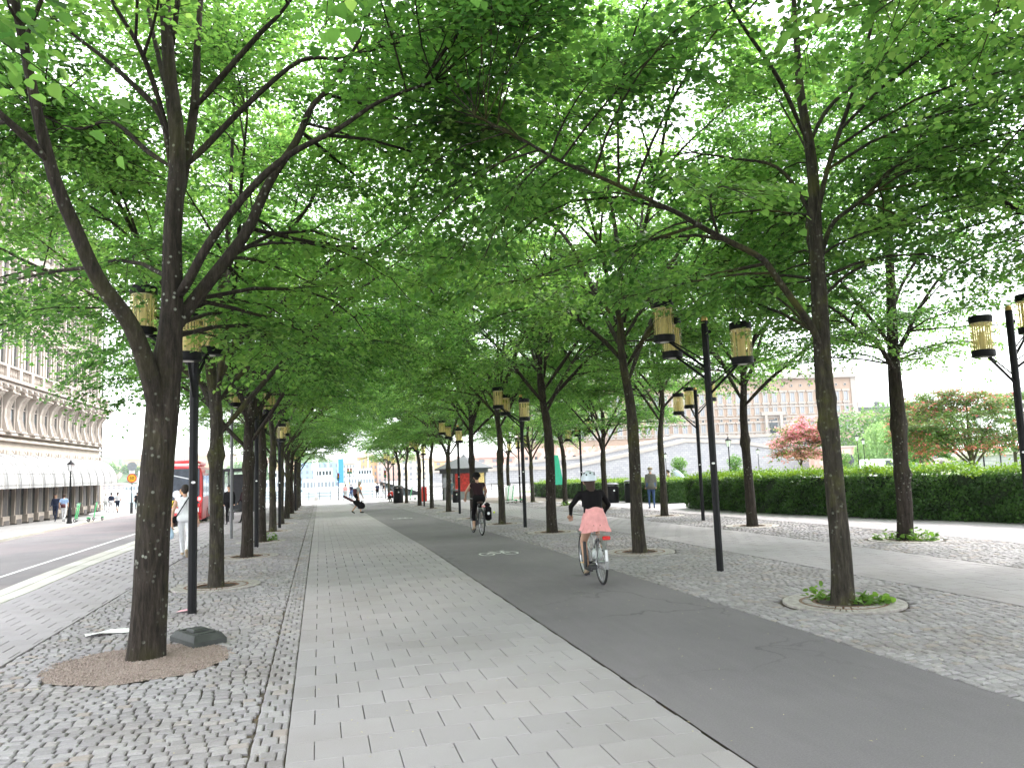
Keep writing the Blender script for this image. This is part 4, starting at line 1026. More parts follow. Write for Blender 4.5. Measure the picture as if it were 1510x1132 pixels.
MB().lathe([(.0, 0), (.035, .004), (.035, .014), (0, .018)], (-.04, 1.06, .20), 8).build('front_reflector', 'brass', bk)
J = dict(pelvis=(0, .245, .945), neck=(0, .37, 1.40), head=(0, .43, 1.535), shL=(-.17, .37, 1.345), shR=(.17, .37, 1.345), elL=(-.31, .46, 1.16), elR=(.30, .46, 1.15), haL=(-.275, .66, 1.03), haR=(.275, .66, 1.03),
         hiL=(-.085, .25, .91), hiR=(.085, .25, .91), knL=(-.12, .56, .60), knR=(.12, .68, .76), anL=(-.125, .40, .21), anR=(.13, .50, .545), toL=(-.13, .50, .13), toR=(.14, .60, .49))
po, D = person((4.04, 10.91, 0), -.10, J, dict(top='cloth_black', bottom='cloth_pink', shoe='shoe_beige', hair='hair_brown'), 'rider in white helmet, black top and short pink skirt on a bicycle', .985, .011, True, True, 'long', 'bare', 'cyclists on the path', bare_head=True)
po.rotation_euler = (0, -.02, -.10)
hm = helmet(MB(), (0, .415, 1.545), .128).build('helmet', 'helmet_white', po, 'all')
for k in range(7):
    a = -1.57+(k-3)*.62; t = (1.0, .75)[k % 2]
    MB().ball((.95*.128*math.sin(t)*math.cos(a), .415+1.15*.128*math.sin(t)*math.sin(a), 1.545+.128*math.cos(t)), (.013, .013, .016), 8, 6).build('helmet_vent', 'cloth_black', hm)
V = []; n = 40; Fc = []
for i, (z, r, fl) in enumerate(((1.12, .125, 0), (1.04, .15, .0), (.96, .178, .003), (.87, .190, .006), (.84, .192, .010), (.80, .205, .018), (.765, .215, .026))):
    for k in range(n):
        a = 2*math.pi*k/n; rr = r+(fl+.006*min(i, 3)/3)*math.sin(a*11+i*.15)
        fwd = max(0, math.sin(a))
        V.append((rr*1.0*math.cos(a)*(1.08 if math.cos(a) > 0 else 1), .25+rr*math.sin(a)*.9+fwd*.10*(1.1-z)*3, z+.10*fwd*(1.1-z)*3+.015*math.sin(3*a)))
Fc = [(i*n+k, i*n+(k+1) % n, i*n+n+(k+1) % n, i*n+n+k) for i in range(6) for k in range(n)]
MB().add(V, Fc).build('skirt', 'cloth_pink', po, 'all')
# rider in black with pannier
bk2 = bicycle((4.33, 21.0, zg(21)), .03, .345, 'black_paint', 'dark bicycle with black pannier ridden by the figure in black', .90, False)
pn = MB().box((.17, -.02, .60), (.15, .30, .40), 0, .05).box((.165, -.02, .83), (.11, .20, .12), 0, .04).build('pannier', 'cloth_black', bk2, 'all')
MB().lathe([(.0, 0), (.04, .001), (.04, .004), (0, .005)], (0, 0, 0), 12).build('pannier_emblem', 'cloth_white', pn).matrix_local = Matrix.Translation((.16, -.172, .60)) @ Matrix.Rotation(math.pi/2, 4, 'X')
MB().ball((.0, -.26, .80), (.05, .04, .035), 10, 6).build('saddle_pad', 'cloth_pink', bk2, 'all')
MB().ball((.33, -.12, .62), (.03, .03, .03), 8, 6).build('safety_flag', plain('neon', (.75, .85, .05), .5) and 'neon', bk2, 'all')
J = dict(pelvis=(0, .26, .98), neck=(0, .42, 1.44), head=(0, .49, 1.60), shL=(-.185, .41, 1.385), shR=(.185, .41, 1.385), elL=(-.30, .56, 1.18), elR=(.29, .56, 1.18), haL=(-.275, .76, 1.02), haR=(.275, .76, 1.02),
         hiL=(-.09, .27, .94), hiR=(.09, .27, .94), knL=(-.11, .50, .58), knR=(.11, .66, .80), anL=(-.125, .40, .215), anR=(.13, .48, .55), toL=(-.13, .53, .14), toR=(.14, .62, .47))
p2, D = person((4.33, 21.0, zg(21)), .03, J, dict(top='cloth_maroon', bottom='cloth_black', shoe='shoe_beige', hair='hair_dark'), 'rider in black tank top and cropped leggings with dark helmet', 1.0, .013, True, False, 'none', 'mid', 'cyclists on the path')
helmet(MB(), (0, .48, 1.615), .125).build('helmet', 'cloth_black', p2, 'all')
# woman in white walking away by the street
J = dict(WALK); J.update(haL=(-.27, -.02, .80), elL=(-.25, -.08, 1.08), haR=(.30, .02, .84), elR=(.25, -.05, 1.1))
pw_, D = person((-3.04, 19.35, zg(19.3)), .02, J, dict(top='cloth_white', bottom='cloth_white', shoe='shoe_beige', hair='hair_dark'), 'woman in sleeveless white top and white trousers walking away beside the kerb', .98, .014, True, False, 'none', 'long')
pts = [Vector((.10, -.05, 1.40)), Vector((.02, -.135, 1.25)), Vector((-.10, -.135, 1.05)), Vector((-.19, -.06, .93))]
sb = MB().tube(pts, .014, 6).tube([Vector((.10, -.05, 1.40)), Vector((.0, .14, 1.2)), Vector((-.19, 0, .93))], .014, 6).build('shoulder_strap', 'cloth_black', pw_)
MB().box((-.21, .0, .88), (.08, .22, .16), 0, .03).build('handbag', 'cloth_black', pw_, 'all')
o = MB(); V = []
for i, (z, r) in enumerate(((.72, .015), (.66, .05), (.58, .09), (.50, .10), (.45, .085), (.44, .02))):
    for k in range(12): a = k*math.pi/6; V.append(((r+.012*math.sin(3*a+i))*math.cos(a)*.6, (r+.012*math.sin(3*a+i))*math.sin(a), z))
o.add(V, [(i*12+k, i*12+(k+1) % 12, i*12+12+(k+1) % 12, i*12+12+k) for i in range(5) for k in range(12)])
tag(o.build('carrier_bag', 'bag_blue', None, 'all', (-3.33, 19.34, zg(19.3))), 'pale blue plastic bag in the hand of the woman in white', 'bag')
# man carrying a guitar case
J = dict(WALK); J.update(anL=(-.09, .20, .09), toL=(-.10, .34, .05), knL=(-.09, .14, .50), anR=(.09, -.24, .15), toR=(.09, -.14, .05), knR=(.09, .02, .50), pelvis=(0, -.01, .93), neck=(0, .09, 1.40), head=(0, .15, 1.555), shL=(-.18, .08, 1.34), shR=(.18, .08, 1.34), elR=(.20, .06, 1.05), haR=(.20, .10, .80), elL=(-.2, .22, 1.06), haL=(-.2, .32, .86))
pg, D = person((1.95, 42.6, zg(42.6)), -math.pi/2, J, dict(top='cloth_grey', bottom='cloth_black', shoe='shoe_dark', hair='hair_grey'), 'man with backpack walking across carrying a black guitar case', 1.03, .02, True, False, 'short', 'shorts')
bp = MB().box((0, -.10, 1.13), (.30, .20, .44), 0, .06).build('backpack', 'pack_maroon', pg, 'all')
for s_ in (-1, 1): MB().tube([(s_*.1, -.02, 1.34), (s_*.11, .12, 1.38), (s_*.11, .22, 1.22), (s_*.12, .05, 1.0)], .018, 6).build('strap', 'cloth_black', bp)
# guitar case: body of two bouts plus neck, real thickness, hanging from the right hand
gc = empty('guitar_case', (2.05, 42.40, zg(42.4)+.50)); prof = []
def bout(t):
    return None
outl = []
for k in range(40):
    a = 2*math.pi*k/40; u = math.cos(a); v = math.sin(a)
    wdt = .20 if u > .1 else (.155 if u < -.25 else .145)
    outl.append((.40*u*.86, wdt*v*(1.05 if u > 0 else 1)))
mbg = MB(); V = [(x, -.06, z) for x, z in outl]+[(x, .06, z) for x, z in outl]
mbg.add(V, [tuple(range(40)), tuple(range(79, 39, -1))]+[(i, 40+i, 40+(i+1) % 40, (i+1) % 40) for i in range(40)])
bd = mbg.build('body', 'cloth_black', gc)
mbg = MB().box((-.62, 0, 0), (.66, .09, .13), 0, .025); mbg.build('neck', 'pack_maroon', gc)
MB().tube([(.02, -.02, .19), (.06, -.02, .24), (.14, -.02, .24), (.18, -.02, .19)], .013, 6).build('handle', 'cloth_black', gc)
MB().lathe([(0, 0), (.05, .0), (.05, .01), (0, .012)], (.2, 0, 0), 10).build('badge', 'cloth_grey', gc).matrix_local = Matrix.Translation((.2, -.062, 0)) @ Matrix.Rotation(math.pi/2, 4, 'X')
gc.rotation_euler = (0, math.radians(30), 0)
tag(gc, 'black guitar case with dark red neck held by the crossing man', 'guitar case')
# further people
def folk(x, y, rz, label, top, bottom, hair='hair_dark', walk=True, s=1.0, legs='long', sleeve='short', shoe='shoe_dark', J2=None, long=False, hy=0):
    J = dict(WALK) if walk else {}
    if J2: J.update(J2)
    o, D = person((x, y, zg(y)), rz, J, dict(top=top, bottom=bottom, hair=hair, shoe=shoe), label, s, .034, False, long, sleeve, legs, 'people on foot', hy)
    return o
o = folk(13.95, 31.1, -.25, 'man in grey-brown coat, cap and jeans standing near the hedge end', 'cloth_coat', 'cloth_jeans', 'hair_grey', False, 1.06, sleeve='long')
V = []
MB().lathe([(.14, .86), (.205, .84), (.19, 1.0), (.15, 1.12)], n=16, cap=False).build('coat_tail', 'cloth_coat', o, 'all')
MB().lathe([(.115, 1.66), (.11, 1.70), (.08, 1.745), (0, 1.76)], (0, .01, .03), 14).build('cap', 'cloth_khaki', o, 'all')
folk(13.55, 31.8, 2.6, 'fair-haired woman in navy jacket facing the man in the coat', 'cloth_navy', 'cloth_black', 'hair_blonde', False, .98, sleeve='long', J2=dict(elL=(-.2, .05, 1.1), haL=(-.06, .22, 1.06), elR=(.2, .05, 1.1), haR=(.06, .2, 1.05)))
folk(18.95, 39.8, 1.2, 'figure in brown coat standing by the grey covered stand', 'cloth_khaki', 'cloth_khaki', 'hair_dark', False, 1.0, sleeve='long', J2=dict(elL=(-.2, .1, 1.1), haL=(-.18, .34, 1.08), elR=(.2, .1, 1.1), haR=(.18, .34, 1.08)))
tp = MB(); V = []; n = 16
for i, (z, r, ox) in enumerate(((0, .42, 0), (.5, .44, .02), (.9, .40, .0), (1.2, .36, -.06), (1.45, .26, -.16), (1.62, .14, -.22), (1.66, .02, -.22))):
    for k in range(n): a = 2*math.pi*k/n; rr = r*(1+.10*math.sin(5*a+i*.4)); V.append((ox+rr*math.cos(a), rr*.8*math.sin(a), z))
tp.add(V, [(i*n+k, i*n+(k+1) % n, i*n+n+(k+1) % n, i*n+n+k) for i in range(6) for k in range(n)])
tag(tp.build('covered_stand', 'tarp', None, 'all', (19.7, 39.9, zg(40))), 'tall stand draped in a grey-blue cover beside the figure in brown', 'covered stand')
folk(-15.9, 53.6, math.pi, 'man dressed all in navy walking towards us before the hotel arcade', 'cloth_navy', 'cloth_navy', 'hair_dark', True, 1.02, sleeve='long')
o = folk(-15.1, 52.4, .1, 'person in light blue shirt and white trousers walking along the hotel', 'cloth_blue', 'cloth_white', 'hair_brown', True, 1.0)
MB().box((0, -.17, .98), (.26, .10, .24), 0, .04).build('shoulder_bag', 'pack_maroon', o, 'all')
folk(-16.3, 70.5, 0, 'person in white shirt and dark skirt at the hotel corner', 'cloth_white', 'cloth_navy', 'hair_brown', True, 1.02, legs='shorts')
folk(-17.0, 71.4, .5, 'person in dark jacket beside the white shirt at the hotel corner', 'cloth_navy', 'cloth_white', 'hair_dark', True, 1.02, sleeve='long')
folk(-18.2, 74.6, .2, 'person in pale clothes just past the hotel corner', 'cloth_white', 'cloth_grey', 'hair_grey', True, 1.02)
folk(-16.6, 79.0, .2, 'small distant figure in black beyond the hotel corner', 'cloth_black', 'cloth_black', 'hair_dark', False, 1.0)
folk(-3.9, 36.5, math.pi, 'person in black standing at the bus stop behind trunks', 'cloth_black', 'cloth_black', 'hair_dark', False, 1.03, sleeve='long')
folk(-3.35, 37.6, 2.4, 'person in maroon coat waiting near the bus stop', 'cloth_maroon', 'cloth_black', 'hair_dark', True, 1.0, sleeve='long')
folk(9.9, 59.5, .1, 'woman in grey-green dress walking towards the kiosk', 'cloth_dress', 'cloth_dress', 'hair_dark', True, 1.0, legs='shorts')
o = folk(6.0, 66.0, .9, 'person in red crouching beside the litter bin under the far trees', 'cloth_red', 'cloth_black', 'hair_brown', False, 1.0, sleeve='long',
         J2=dict(pelvis=(0, -.1, .42), neck=(0, .12, .86), head=(0, .18, 1.03), shL=(-.17, .1, .82), shR=(.17, .1, .82), elL=(-.24, .3, .62), elR=(.24, .3, .62), haL=(-.12, .5, .55), haR=(.12, .5, .55), hiL=(-.09, -.08, .40), hiR=(.09, -.08, .40), knL=(-.15, .34, .50), knR=(.15, .34, .50), anL=(-.14, .2, .085), anR=(.14, .2, .085), toL=(-.15, .36, .035), toR=(.15, .36, .035)))
folk(3.9, 78.5, .3, 'pale-clad pedestrian at the far crossing behind the guitar carrier', 'cloth_orange', 'cloth_white', 'hair_blonde', True, 1.0)
folk(2.55, 80.5, .3, 'woman in pink top at the far crossing beside the signal', 'cloth_pink', 'cloth_grey', 'hair_brown', True, 1.0)
folk(3.35, 86, .3, 'distant figure in dark blue past the crossing', 'cloth_navy', 'cloth_jeans', 'hair_dark', True, 1.0)
for k, (x, y, c1, c2, nm) in enumerate(((6.3, 88, 'cloth_navy', 'cloth_black', 'dark blue'), (7.2, 90, 'cloth_black', 'cloth_grey', 'black and grey'), (8.6, 87, 'cloth_grey', 'cloth_jeans', 'grey and jeans'), (13.2, 84, 'cloth_navy', 'cloth_jeans', 'navy and jeans'))):
    folk(x, y, k*1.3, f'far pedestrian in {nm} across the street', c1, c2, 'hair_dark', True, 1.0)

# ------------------------------------------------------------------ the hotel across the street
plain('hotel_stone', (.36, .31, .265), .85, var=.10, scale=1.2, bump=.25)
plain('hotel_trim', (.42, .37, .325), .8, var=.08, scale=2.0, bump=.15)
plain('hotel_dark', (.085, .075, .068), .6, var=.25)
plain('awning_white', (.46, .46, .455), .7, var=.05, scale=3)
plain('awning_seam', (.25, .24, .23), .8)
m, n, b = _nodes('window_glass'); b.inputs['Base Color'].default_value = (.045, .055, .06, 1); b.inputs['Roughness'].default_value = .08
m, n, b = _nodes('window_pale'); b.inputs['Base Color'].default_value = (.26, .28, .30, 1); b.inputs['Roughness'].default_value = .15
HX, YC, BAY, NB = -17.9, 71.0, 1.94, 17
hotel = empty('hotel_building', (HX, YC, -.8))
def hp(mb, nm, mat, par=None, sm=False): return mb.build(nm, mat, par or hotel, sm)
LEN = BAY*NB+.9
hp(MB().box((-6.0, -LEN/2, 6.75+1.0), (12, LEN, 5.9)).box((-6.0, -LEN/2, 16.8), (12, LEN, 12.2)).box((-6.3, -LEN/2, 2.4), (11.4, LEN-.5, 4.8)), 'wall', 'hotel_stone')
for z, d, h, nm in ((4.55, .14, .5, 'lower_frieze'), (5.30, .20, .16, 'string_course'), (5.62, .30, .14, 'sill_band'), (8.42, .75, .16, 'cornice'), (8.60, .90, .12, 'cornice_top'), (12.6, .25, .2, 'upper_string_course'), (16.4, .35, .25, 'top_string_course'), (21.5, .9, .5, 'roof_cornice')):
    hp(MB().box((d/2-.02, -LEN/2+d/2, z), (d+.04, LEN+d, h), 0, .02), nm, 'hotel_trim')
    hp(MB().box((-6, d/2-.02, z), (11.9, d+.03, h-.004)), nm, 'hotel_trim')
# shared pieces per bay
pil = MB().box((.10, 0, 2.6), (.42, .40, 4.2), 0, .02).box((.13, 0, .60), (.56, .52, .50), 0, .02).mesh('pier', 'hotel_stone')
pild = MB().box((.10, 0, 2.4), (.30, .62, 3.8), 0, .02).box((.13, 0, .42), (.46, .74, .36), 0, .02).mesh('dark_pier', 'hotel_dark')
glz = MB().box((.02, 0, 2.3), (.06, 1.0, 3.6)).mesh('shop_window', 'window_glass')
bar = MB().box((.06, 0, 2.3), (.07, .05, 3.6)).box((.06, 0, 3.0), (.07, 1.0, .05)).mesh('window_bar', 'hotel_dark')
A_ = MB(); N_ = 12
A_.add([(.05, .52*math.cos(math.pi*k/N_), 4.18+.46*math.sin(math.pi*k/N_)) for k in range(N_+1)], [tuple(range(N_+1))]); lun = A_.mesh('lunette', 'window_glass')
A_ = MB()
for k in range(N_):
    V = []
    for kk in (k, k+1):
        a = math.pi*kk/N_
        for r in (.54, .74):
            for x in (0, .17): V.append((x, r*math.cos(a), 4.18+r*math.sin(a)*.92))
    A_.add(V, [(0, 1, 5, 4), (2, 6, 7, 3), (1, 3, 7, 5)])
arch = A_.mesh('arch', 'hotel_trim')
ros = MB().lathe([(.16, 0), (.16, .05), (.08, .08), (0, .05)], n=12).mesh('rosette', 'hotel_trim')
# tall S-shaped consoles between narrow windows
cn = MB(); V = []; prof = [(.30, 5.70), (.42, 5.85), (.34, 6.15), (.24, 6.6), (.26, 7.1), (.40, 7.55), (.62, 7.85), (.66, 8.05), (.60, 8.30)]
for x, z in prof:
    for yy in (-.42, -.30, .30, .42): V.append((x-(.05 if abs(yy) > .4 else 0), yy, z))
for x, z in prof:
    for yy in (-.42, .42): V.append((-.02, yy, z))
n = len(prof); Fc = [(i*4+j, i*4+j+1, i*4+5+j, i*4+4+j) for i in range(n-1) for j in range(3)]
Fc += [(n*4+i*2, i*4, i*4+4, n*4+i*2+2) for i in range(n-1)]+[(i*4+3, n*4+i*2+1, n*4+i*2+3, i*4+7) for i in range(n-1)]
cn.add(V, Fc)
for yy in (-.2, 0, .2): cn.tube([(x+.012, yy, z) for x, z in prof], .035, 5)
cn.box((.40, 0, 7.98), (.62, 1.0, .10), 0, .02).box((.30, 0, 5.76), (.42, .92, .12), 0, .02)
cons = cn.mesh('console', 'hotel_trim')
swin = MB().box((.03, 0, 6.85), (.04, .62, 2.1)).mesh('window', 'window_glass')
sfrm = MB().box((.06, -.36, 6.85), (.14, .10, 2.2)).box((.06, .36, 6.85), (.14, .10, 2.2)).box((.05, 0, 7.2), (.05, .62, .05)).mesh('window_frame', 'hotel_trim')
brk = MB().box((.55, 0, 8.24), (.62, .22, .2), 0, .03).tube([(.80, -.11, 8.2), (.80, .11, 8.2)], .09, 8).mesh('bracket', 'hotel_trim')
bal = MB()
for k in range(6): bal.lathe([(.05, 8.70), (.05, 8.76), (.035, 8.80), (.065, 8.95), (.03, 9.15), (.05, 9.25), (.05, 9.32)], (.72, -.72+k*.24, 0), 8, False)
balm = bal.mesh('balusters', 'hotel_trim')
bpost = MB().box((.72, 0, 9.0), (.26, .42, .72), 0, .02).mesh('balustrade_post', 'hotel_trim')
brail = MB().box((.72, 0, 9.38), (.26, BAY+.004, .12)).box((.72, 0, 8.70), (.22, BAY+.004, .08)).mesh('handrail', 'hotel_trim')
uwin = MB().box((.03, 0, 10.75), (.04, .80, 2.5)).mesh('window', 'window_glass')
ufrm = MB().box((.09, -.48, 10.75), (.22, .18, 2.6), 0, .01).box((.09, .48, 10.75), (.22, .18, 2.6), 0, .01).box((.12, 0, 12.12), (.34, 1.3, .16), 0, .02).box((.05, 0, 11.2), (.05, .8, .06)).box((.05, 0, 10.75), (.05, .05, 2.5)).mesh('window_frame', 'hotel_trim')
ped = MB().add([(0, -.72, 12.2), (0, .72, 12.2), (0, 0, 12.58), (.3, -.72, 12.2), (.3, .72, 12.2), (.3, 0, 12.58)], [(3, 4, 5), (0, 3, 5, 2), (4, 1, 2, 5), (0, 1, 4, 3)]).mesh('pediment', 'hotel_trim')
ucol = MB().box((.10, 0, 10.7), (.22, .34, 3.4), 0, .015).box((.12, 0, 12.3), (.3, .44, .18), 0, .015).mesh('pilaster', 'hotel_stone')
# shell-shaped awning: gores gathered under the arch, domed out over the pavement
aw = MB(); V = []; NU, NV = 14, 9; W_ = BAY*.495
for j in range(NV+1):
    t = j/NV*math.pi/2
    for i in range(NU+1):
        u = math.pi*i/NU
        V.append((.12+1.75*math.sin(t)*math.sin(u)**.75, -W_*math.cos(u)*(.35+.65*math.sin(t)), 2.62+1.85*math.cos(t)))
for i in range(NU+1):
    u = math.pi*i/NU; V.append((.12+1.75*math.sin(u)**.75, -W_*math.cos(u), 2.44))
aw.add(V, [(j*(NU+1)+i, j*(NU+1)+i+1, (j+1)*(NU+1)+i+1, (j+1)*(NU+1)+i) for j in range(NV+1) for i in range(NU)])
awm = aw.mesh('awning', 'awning_white', True)
se = MB()
for i in (2, 4, 6, 7, 8, 10, 12): se.tube([Vector(V[j*(NU+1)+i])*1.002+Vector((.004, 0, 0)) for j in range(NV+2)], .010, 4, False)
for j in (3, 5, 7, 9): se.tube([Vector(V[j*(NU+1)+i])+Vector((.012, 0, .004)) for i in range(NU+1)], .010, 4, False)
sem = se.mesh('seam', 'awning_seam')
for k in range(NB):
    y = -.95-BAY*(k+.5)
    for nm, me in (('shop_window', glz), ('window_bar', bar), ('lunette', lun), ('arch', arch), ('window', swin), ('window_frame', sfrm), ('balusters', balm), ('handrail', brail), ('window', uwin), ('window_frame', ufrm)): inst_mesh(nm, me, hotel, (0, y, 0))
    if k % 2 == 0: inst_mesh('pediment', ped, hotel, (0, y, 0))
    aw_ = inst_mesh('awning', awm, hotel, (0, y, 0)); inst_mesh('seam', sem, aw_)
    for z0, nm in ((4.0, 'window'), (8.2, 'window')): inst_mesh(nm, uwin, hotel, (0, y, z0)); inst_mesh('window_frame', ufrm, hotel, (0, y, z0))
for k in range(NB+1):
    y = -.95-BAY*k
    for nm, me in (('console', cons), ('bracket', brk), ('balustrade_post', bpost), ('pilaster', ucol), ('dark_pier', pild)): inst_mesh(nm, me, hotel, (0, y, 0))
    inst_mesh('bracket', brk, hotel, (0, y-BAY/2, 0)); inst_mesh('rosette', ros, hotel, (.04, y, 4.45)).rotation_euler = (0, math.pi/2, 0)
    if k: inst_mesh('pier', pil, hotel, (-.08, y+BAY*.5-.72, 0)); inst_mesh('pier', pil, hotel, (-.08, y+BAY*.5+.72, 0))
inst_mesh('pier', pil, hotel, (-.04, -.30, 0), 0, (1, 1.5, 1))
hp(MB().tube([(.12, .12, .2), (.12, .12, 21)], .06, 8), 'downpipe', 'hotel_dark')
tag(hotel, 'ornate beige stone hotel with white shell awnings and balustrade across the street', 'building')

# ------------------------------------------------------------------ classic lamp, signs and signals, scooters
def classic_lamp(loc, h, label, group='classic black park lanterns', heavy=True):
    r = empty('classic_lamp', loc)
    MB().lathe([(.15, 0), (.15, .08), (.12, .12), (.11, .75), (.08, .85), (.05, .95), (.04, h-.95), (.06, h-.9), (.035, h-.86), (.035, h-.62), (.08, h-.58)] if heavy else [(.07, 0), (.06, .6), (.04, .7), (.035, h-.6), (.08, h-.58)], n=12).build('post', 'lamp_black', r, True)
    MB().lathe([(.11, h-.58), (.175, h-.20)], n=6, cap=False).build('lantern_glass', 'lantern_pale', r)
    MB().lathe([(.21, h-.20), (.20, h-.16), (.10, h-.06), (.05, h-.02), (.03, h+.06), (0, h+.10)], n=12).build('lantern_roof', 'lamp_black', r, True)
    fr = MB()
    for k in range(6): a = k*math.pi/3; fr.tube([(.112*math.cos(a), .112*math.sin(a), h-.58), (.178*math.cos(a), .178*math.sin(a), h-.2)], .010, 4)
    fr.build('lantern_frame', 'lamp_black', r)
    return tag(r, label, 'lamp post', group)
plain('lantern_pale', (.75, .76, .76), .3, var=.05)
classic_lamp((-13.9, 49.3, zg(49)), 3.55, 'black classic lantern post on the pavement before the hotel awnings')
plain('scooter_green', (.05, .45, .14), .5); plain('scooter_white', (.7, .72, .7), .5)
def scooter(x, y, rz, label, lean=.12):
    r = empty('electric_scooter', (x, y, zg(y))); r.rotation_euler = (0, lean, rz)
    for yy in (-.42, .46): w_ = MB().ring((0, yy, .11), .085, .026, 'x', 18, 6).lathe([(.03, -.03), (.03, .03)], (0, 0, 0), 6); w_ = MB().ring((0, yy, .11), .085, .026, 'x', 18, 6); w_.build('wheel', 'rubber_tyre', r, 'all')
    MB().box((0, 0, .15), (.16, .72, .05), 0, .02).build('deck', 'scooter_white', r, 'all')
    MB().tube([(0, .40, .14), (0, .46, .30), (0, .36, 1.12)], .030, 8).build('stem', 'scooter_green', r, 'all')
    hb_ = MB().tube([(-.24, .33, 1.10), (0, .36, 1.13), (.24, .33, 1.10)], .017, 6).build('handlebar', 'black_paint', r, 'all')
    MB().box((0, .40, 1.02), (.09, .05, .16), 0, .015).build('display', 'scooter_white', hb_, 'all')
    MB().tube([(0, -.30, .18), (0, -.44, .235), (0, -.54, .20)], .03, 6).build('rear_mudguard', 'scooter_green', r, 'all')
    return tag(r, label, 'scooter', 'parked electric scooters')
for k, (x, y, a, lb) in enumerate(((-13.6, 50.6, 1.2, 'green scooter closest to the classic lantern by the hotel'), (-13.9, 51.8, 1.0, 'green scooter in the middle of the three by the hotel'), (-13.3, 52.8, .8, 'green and white scooter standing last of three by the hotel'),
                                   (11.6, 47.3, 1.8, 'pale scooter standing front of the cluster before the low hedge'), (12.1, 48.0, 1.2, 'scooter leaning in the middle of the cluster before the low hedge'), (12.5, 48.6, .9, 'green scooter at the back of the cluster before the low hedge'),
                                   (8.2, 70.5, .4, 'green scooter parked left of the kiosk under far trees'))): scooter(x, y, a, lb)
def text_mesh(txt, size, mat, parent, loc, rot, name='lettering', ext=.004):
    cu = bpy.data.curves.new(name, 'FONT'); cu.body = txt; cu.size = size; cu.extrude = ext; cu.align_x = 'CENTER'; cu.align_y = 'CENTER'
    t = bpy.data.objects.new(name, cu); COL.objects.link(t)
    me = bpy.data.meshes.new_from_object(t.evaluated_get(bpy.context.evaluated_depsgraph_get())); bpy.data.objects.remove(t)
    me.materials.clear(); me.materials.append(M[mat]); o = bpy.data.objects.new(name, me); COL.objects.link(o); o.location = loc; o.rotation_euler = rot
    return adopt(o, parent)
plain('sign_yellow', (.80, .42, .02), .5); plain('sign_red', (.60, .03, .03), .5); plain('sign_blue', (.03, .10, .42), .5); plain('sign_grey', (.25, .28, .30), .5)
sg = empty('speed_sign', (-14.6, 67.6, zg(67.6)))
MB().tube([(0, 0, 0), (0, 0, 3.9)], .04, 8).lathe([(.11, 0), (.11, .85), (.05, .9)], n=10).build('post', 'dark_steel', sg, True)
Rx = Matrix.Rotation(math.pi/2, 4, 'X')
def disc(r, mat, par, z, y, nm, n=28, x=0):
    o = MB().lathe([(0, 0), (r, 0), (r, .012), (0, .012)], n=n).build(nm, mat, par); o.matrix_local = Matrix.Translation((x, y, z)) @ Rx; return o
d_ = disc(.36, 'sign_red', sg, 2.80, -.05, 'limit_disc'); disc(.29, 'sign_yellow', d_, 0, 0, 'disc_face').matrix_local = Matrix.Translation((0, 0, .004))
text_mesh('50', .34, 'cloth_black', sg, (0, -.073, 2.80), (math.pi/2, 0, 0))
disc(.36, 'sign_grey', sg, 3.75, -.05, 'upper_disc')
MB().box((0, -.05, 3.30), (.40, .02, .26)).build('plate', 'paper', sg); text_mesh('P', .18, 'cloth_black', sg, (0, -.064, 3.30), (math.pi/2, 0, 0))
tag(sg, 'yellow round 50 speed limit sign on a post at the street corner', 'road sign')
def signal(loc, h, label, rz=0, striped=False, two=False):
    r = empty('traffic_light', loc, rz)
    p = MB().tube([(0, 0, 0), (0, 0, h)], .055, 8).build('post', 'dark_steel', r, True)
    if striped:
        for k in range(3): MB().lathe([(.06, .5+k*.55), (.06, .72+k*.55)], n=8, cap=False).build('yellow_band', 'sign_yellow', r)
    for sx in ((-.2, .2) if two else (.0,)):
        hd_ = MB().box((sx, -.10, h+.05), (.26, .18, .80), 0, .03).build('head', 'black_paint', r, 'all')
        for k, c in enumerate(('red_lens', 'sign_yellow', 'green_lens')):
            l_ = disc(.085, c, r, h+.30-k*.25, -.195, 'lens', 14, sx)
            MB().lathe([(.10, 0), (.10, .1)], n=12, cap=False).build('visor', 'black_paint', l_).matrix_local = Matrix.Identity(4)
    return tag(r, label, 'traffic light', 'traffic signals')
plain('green_lens', (.02, .45, .2), .2)
signal((-13.1, 66.8, zg(66.8)), 2.5, 'traffic light beside the yellow speed sign', .3, True)
signal((2.0, 86.5, zg(86.5)), 2.5, 'slim black signal post standing on the far crossing', 0)
signal((4.15, 112, -1.2), 3.4, 'pair of signal heads on a striped post beyond the crossing', 0, True, True)
signal((6.9, 84.5, zg(84.5)), 2.6, 'signal post with green plate at the end of the right tree row', 0)

# ------------------------------------------------------------------ the red bus
plain('bus_red', (.55, .025, .03), .3, var=.06); plain('bus_white', (.72, .72, .72), .4, var=.05); plain('ad_dark', (.045, .055, .075), .35, var=.5, scale=2.5); plain('ad_photo', (.55, .30, .16), .6, var=.5, scale=5); plain('ad_yellow', (.85, .65, .05), .5)
bus = empty('city_bus', (-6.82, 40.4, zg(42)-.16), .035)
V = []; prof = [(-1.25, .35), (-1.27, 1.2), (-1.25, 2.6), (-1.12, 2.92), (0, 3.0), (1.12, 2.92), (1.25, 2.6), (1.27, 1.2), (1.25, .35)]
for y in (0, .12, 11.8, 11.95):
    k = .97 if y in (0, 11.95) else 1
    V += [(x*k, y, z if z < 2.9 else z*(.985 if k < 1 else 1)) for x, z in prof]
MB().add(V, [(r*9+i, r*9+i+1, r*9+10+i, r*9+9+i) for r in range(3) for i in range(8)]+[tuple(range(8, -1, -1)), tuple(27+i for i in range(9)), (0, 9, 17, 8), (9, 18, 26, 17), (18, 27, 35, 26)]).build('body', 'bus_red', bus)
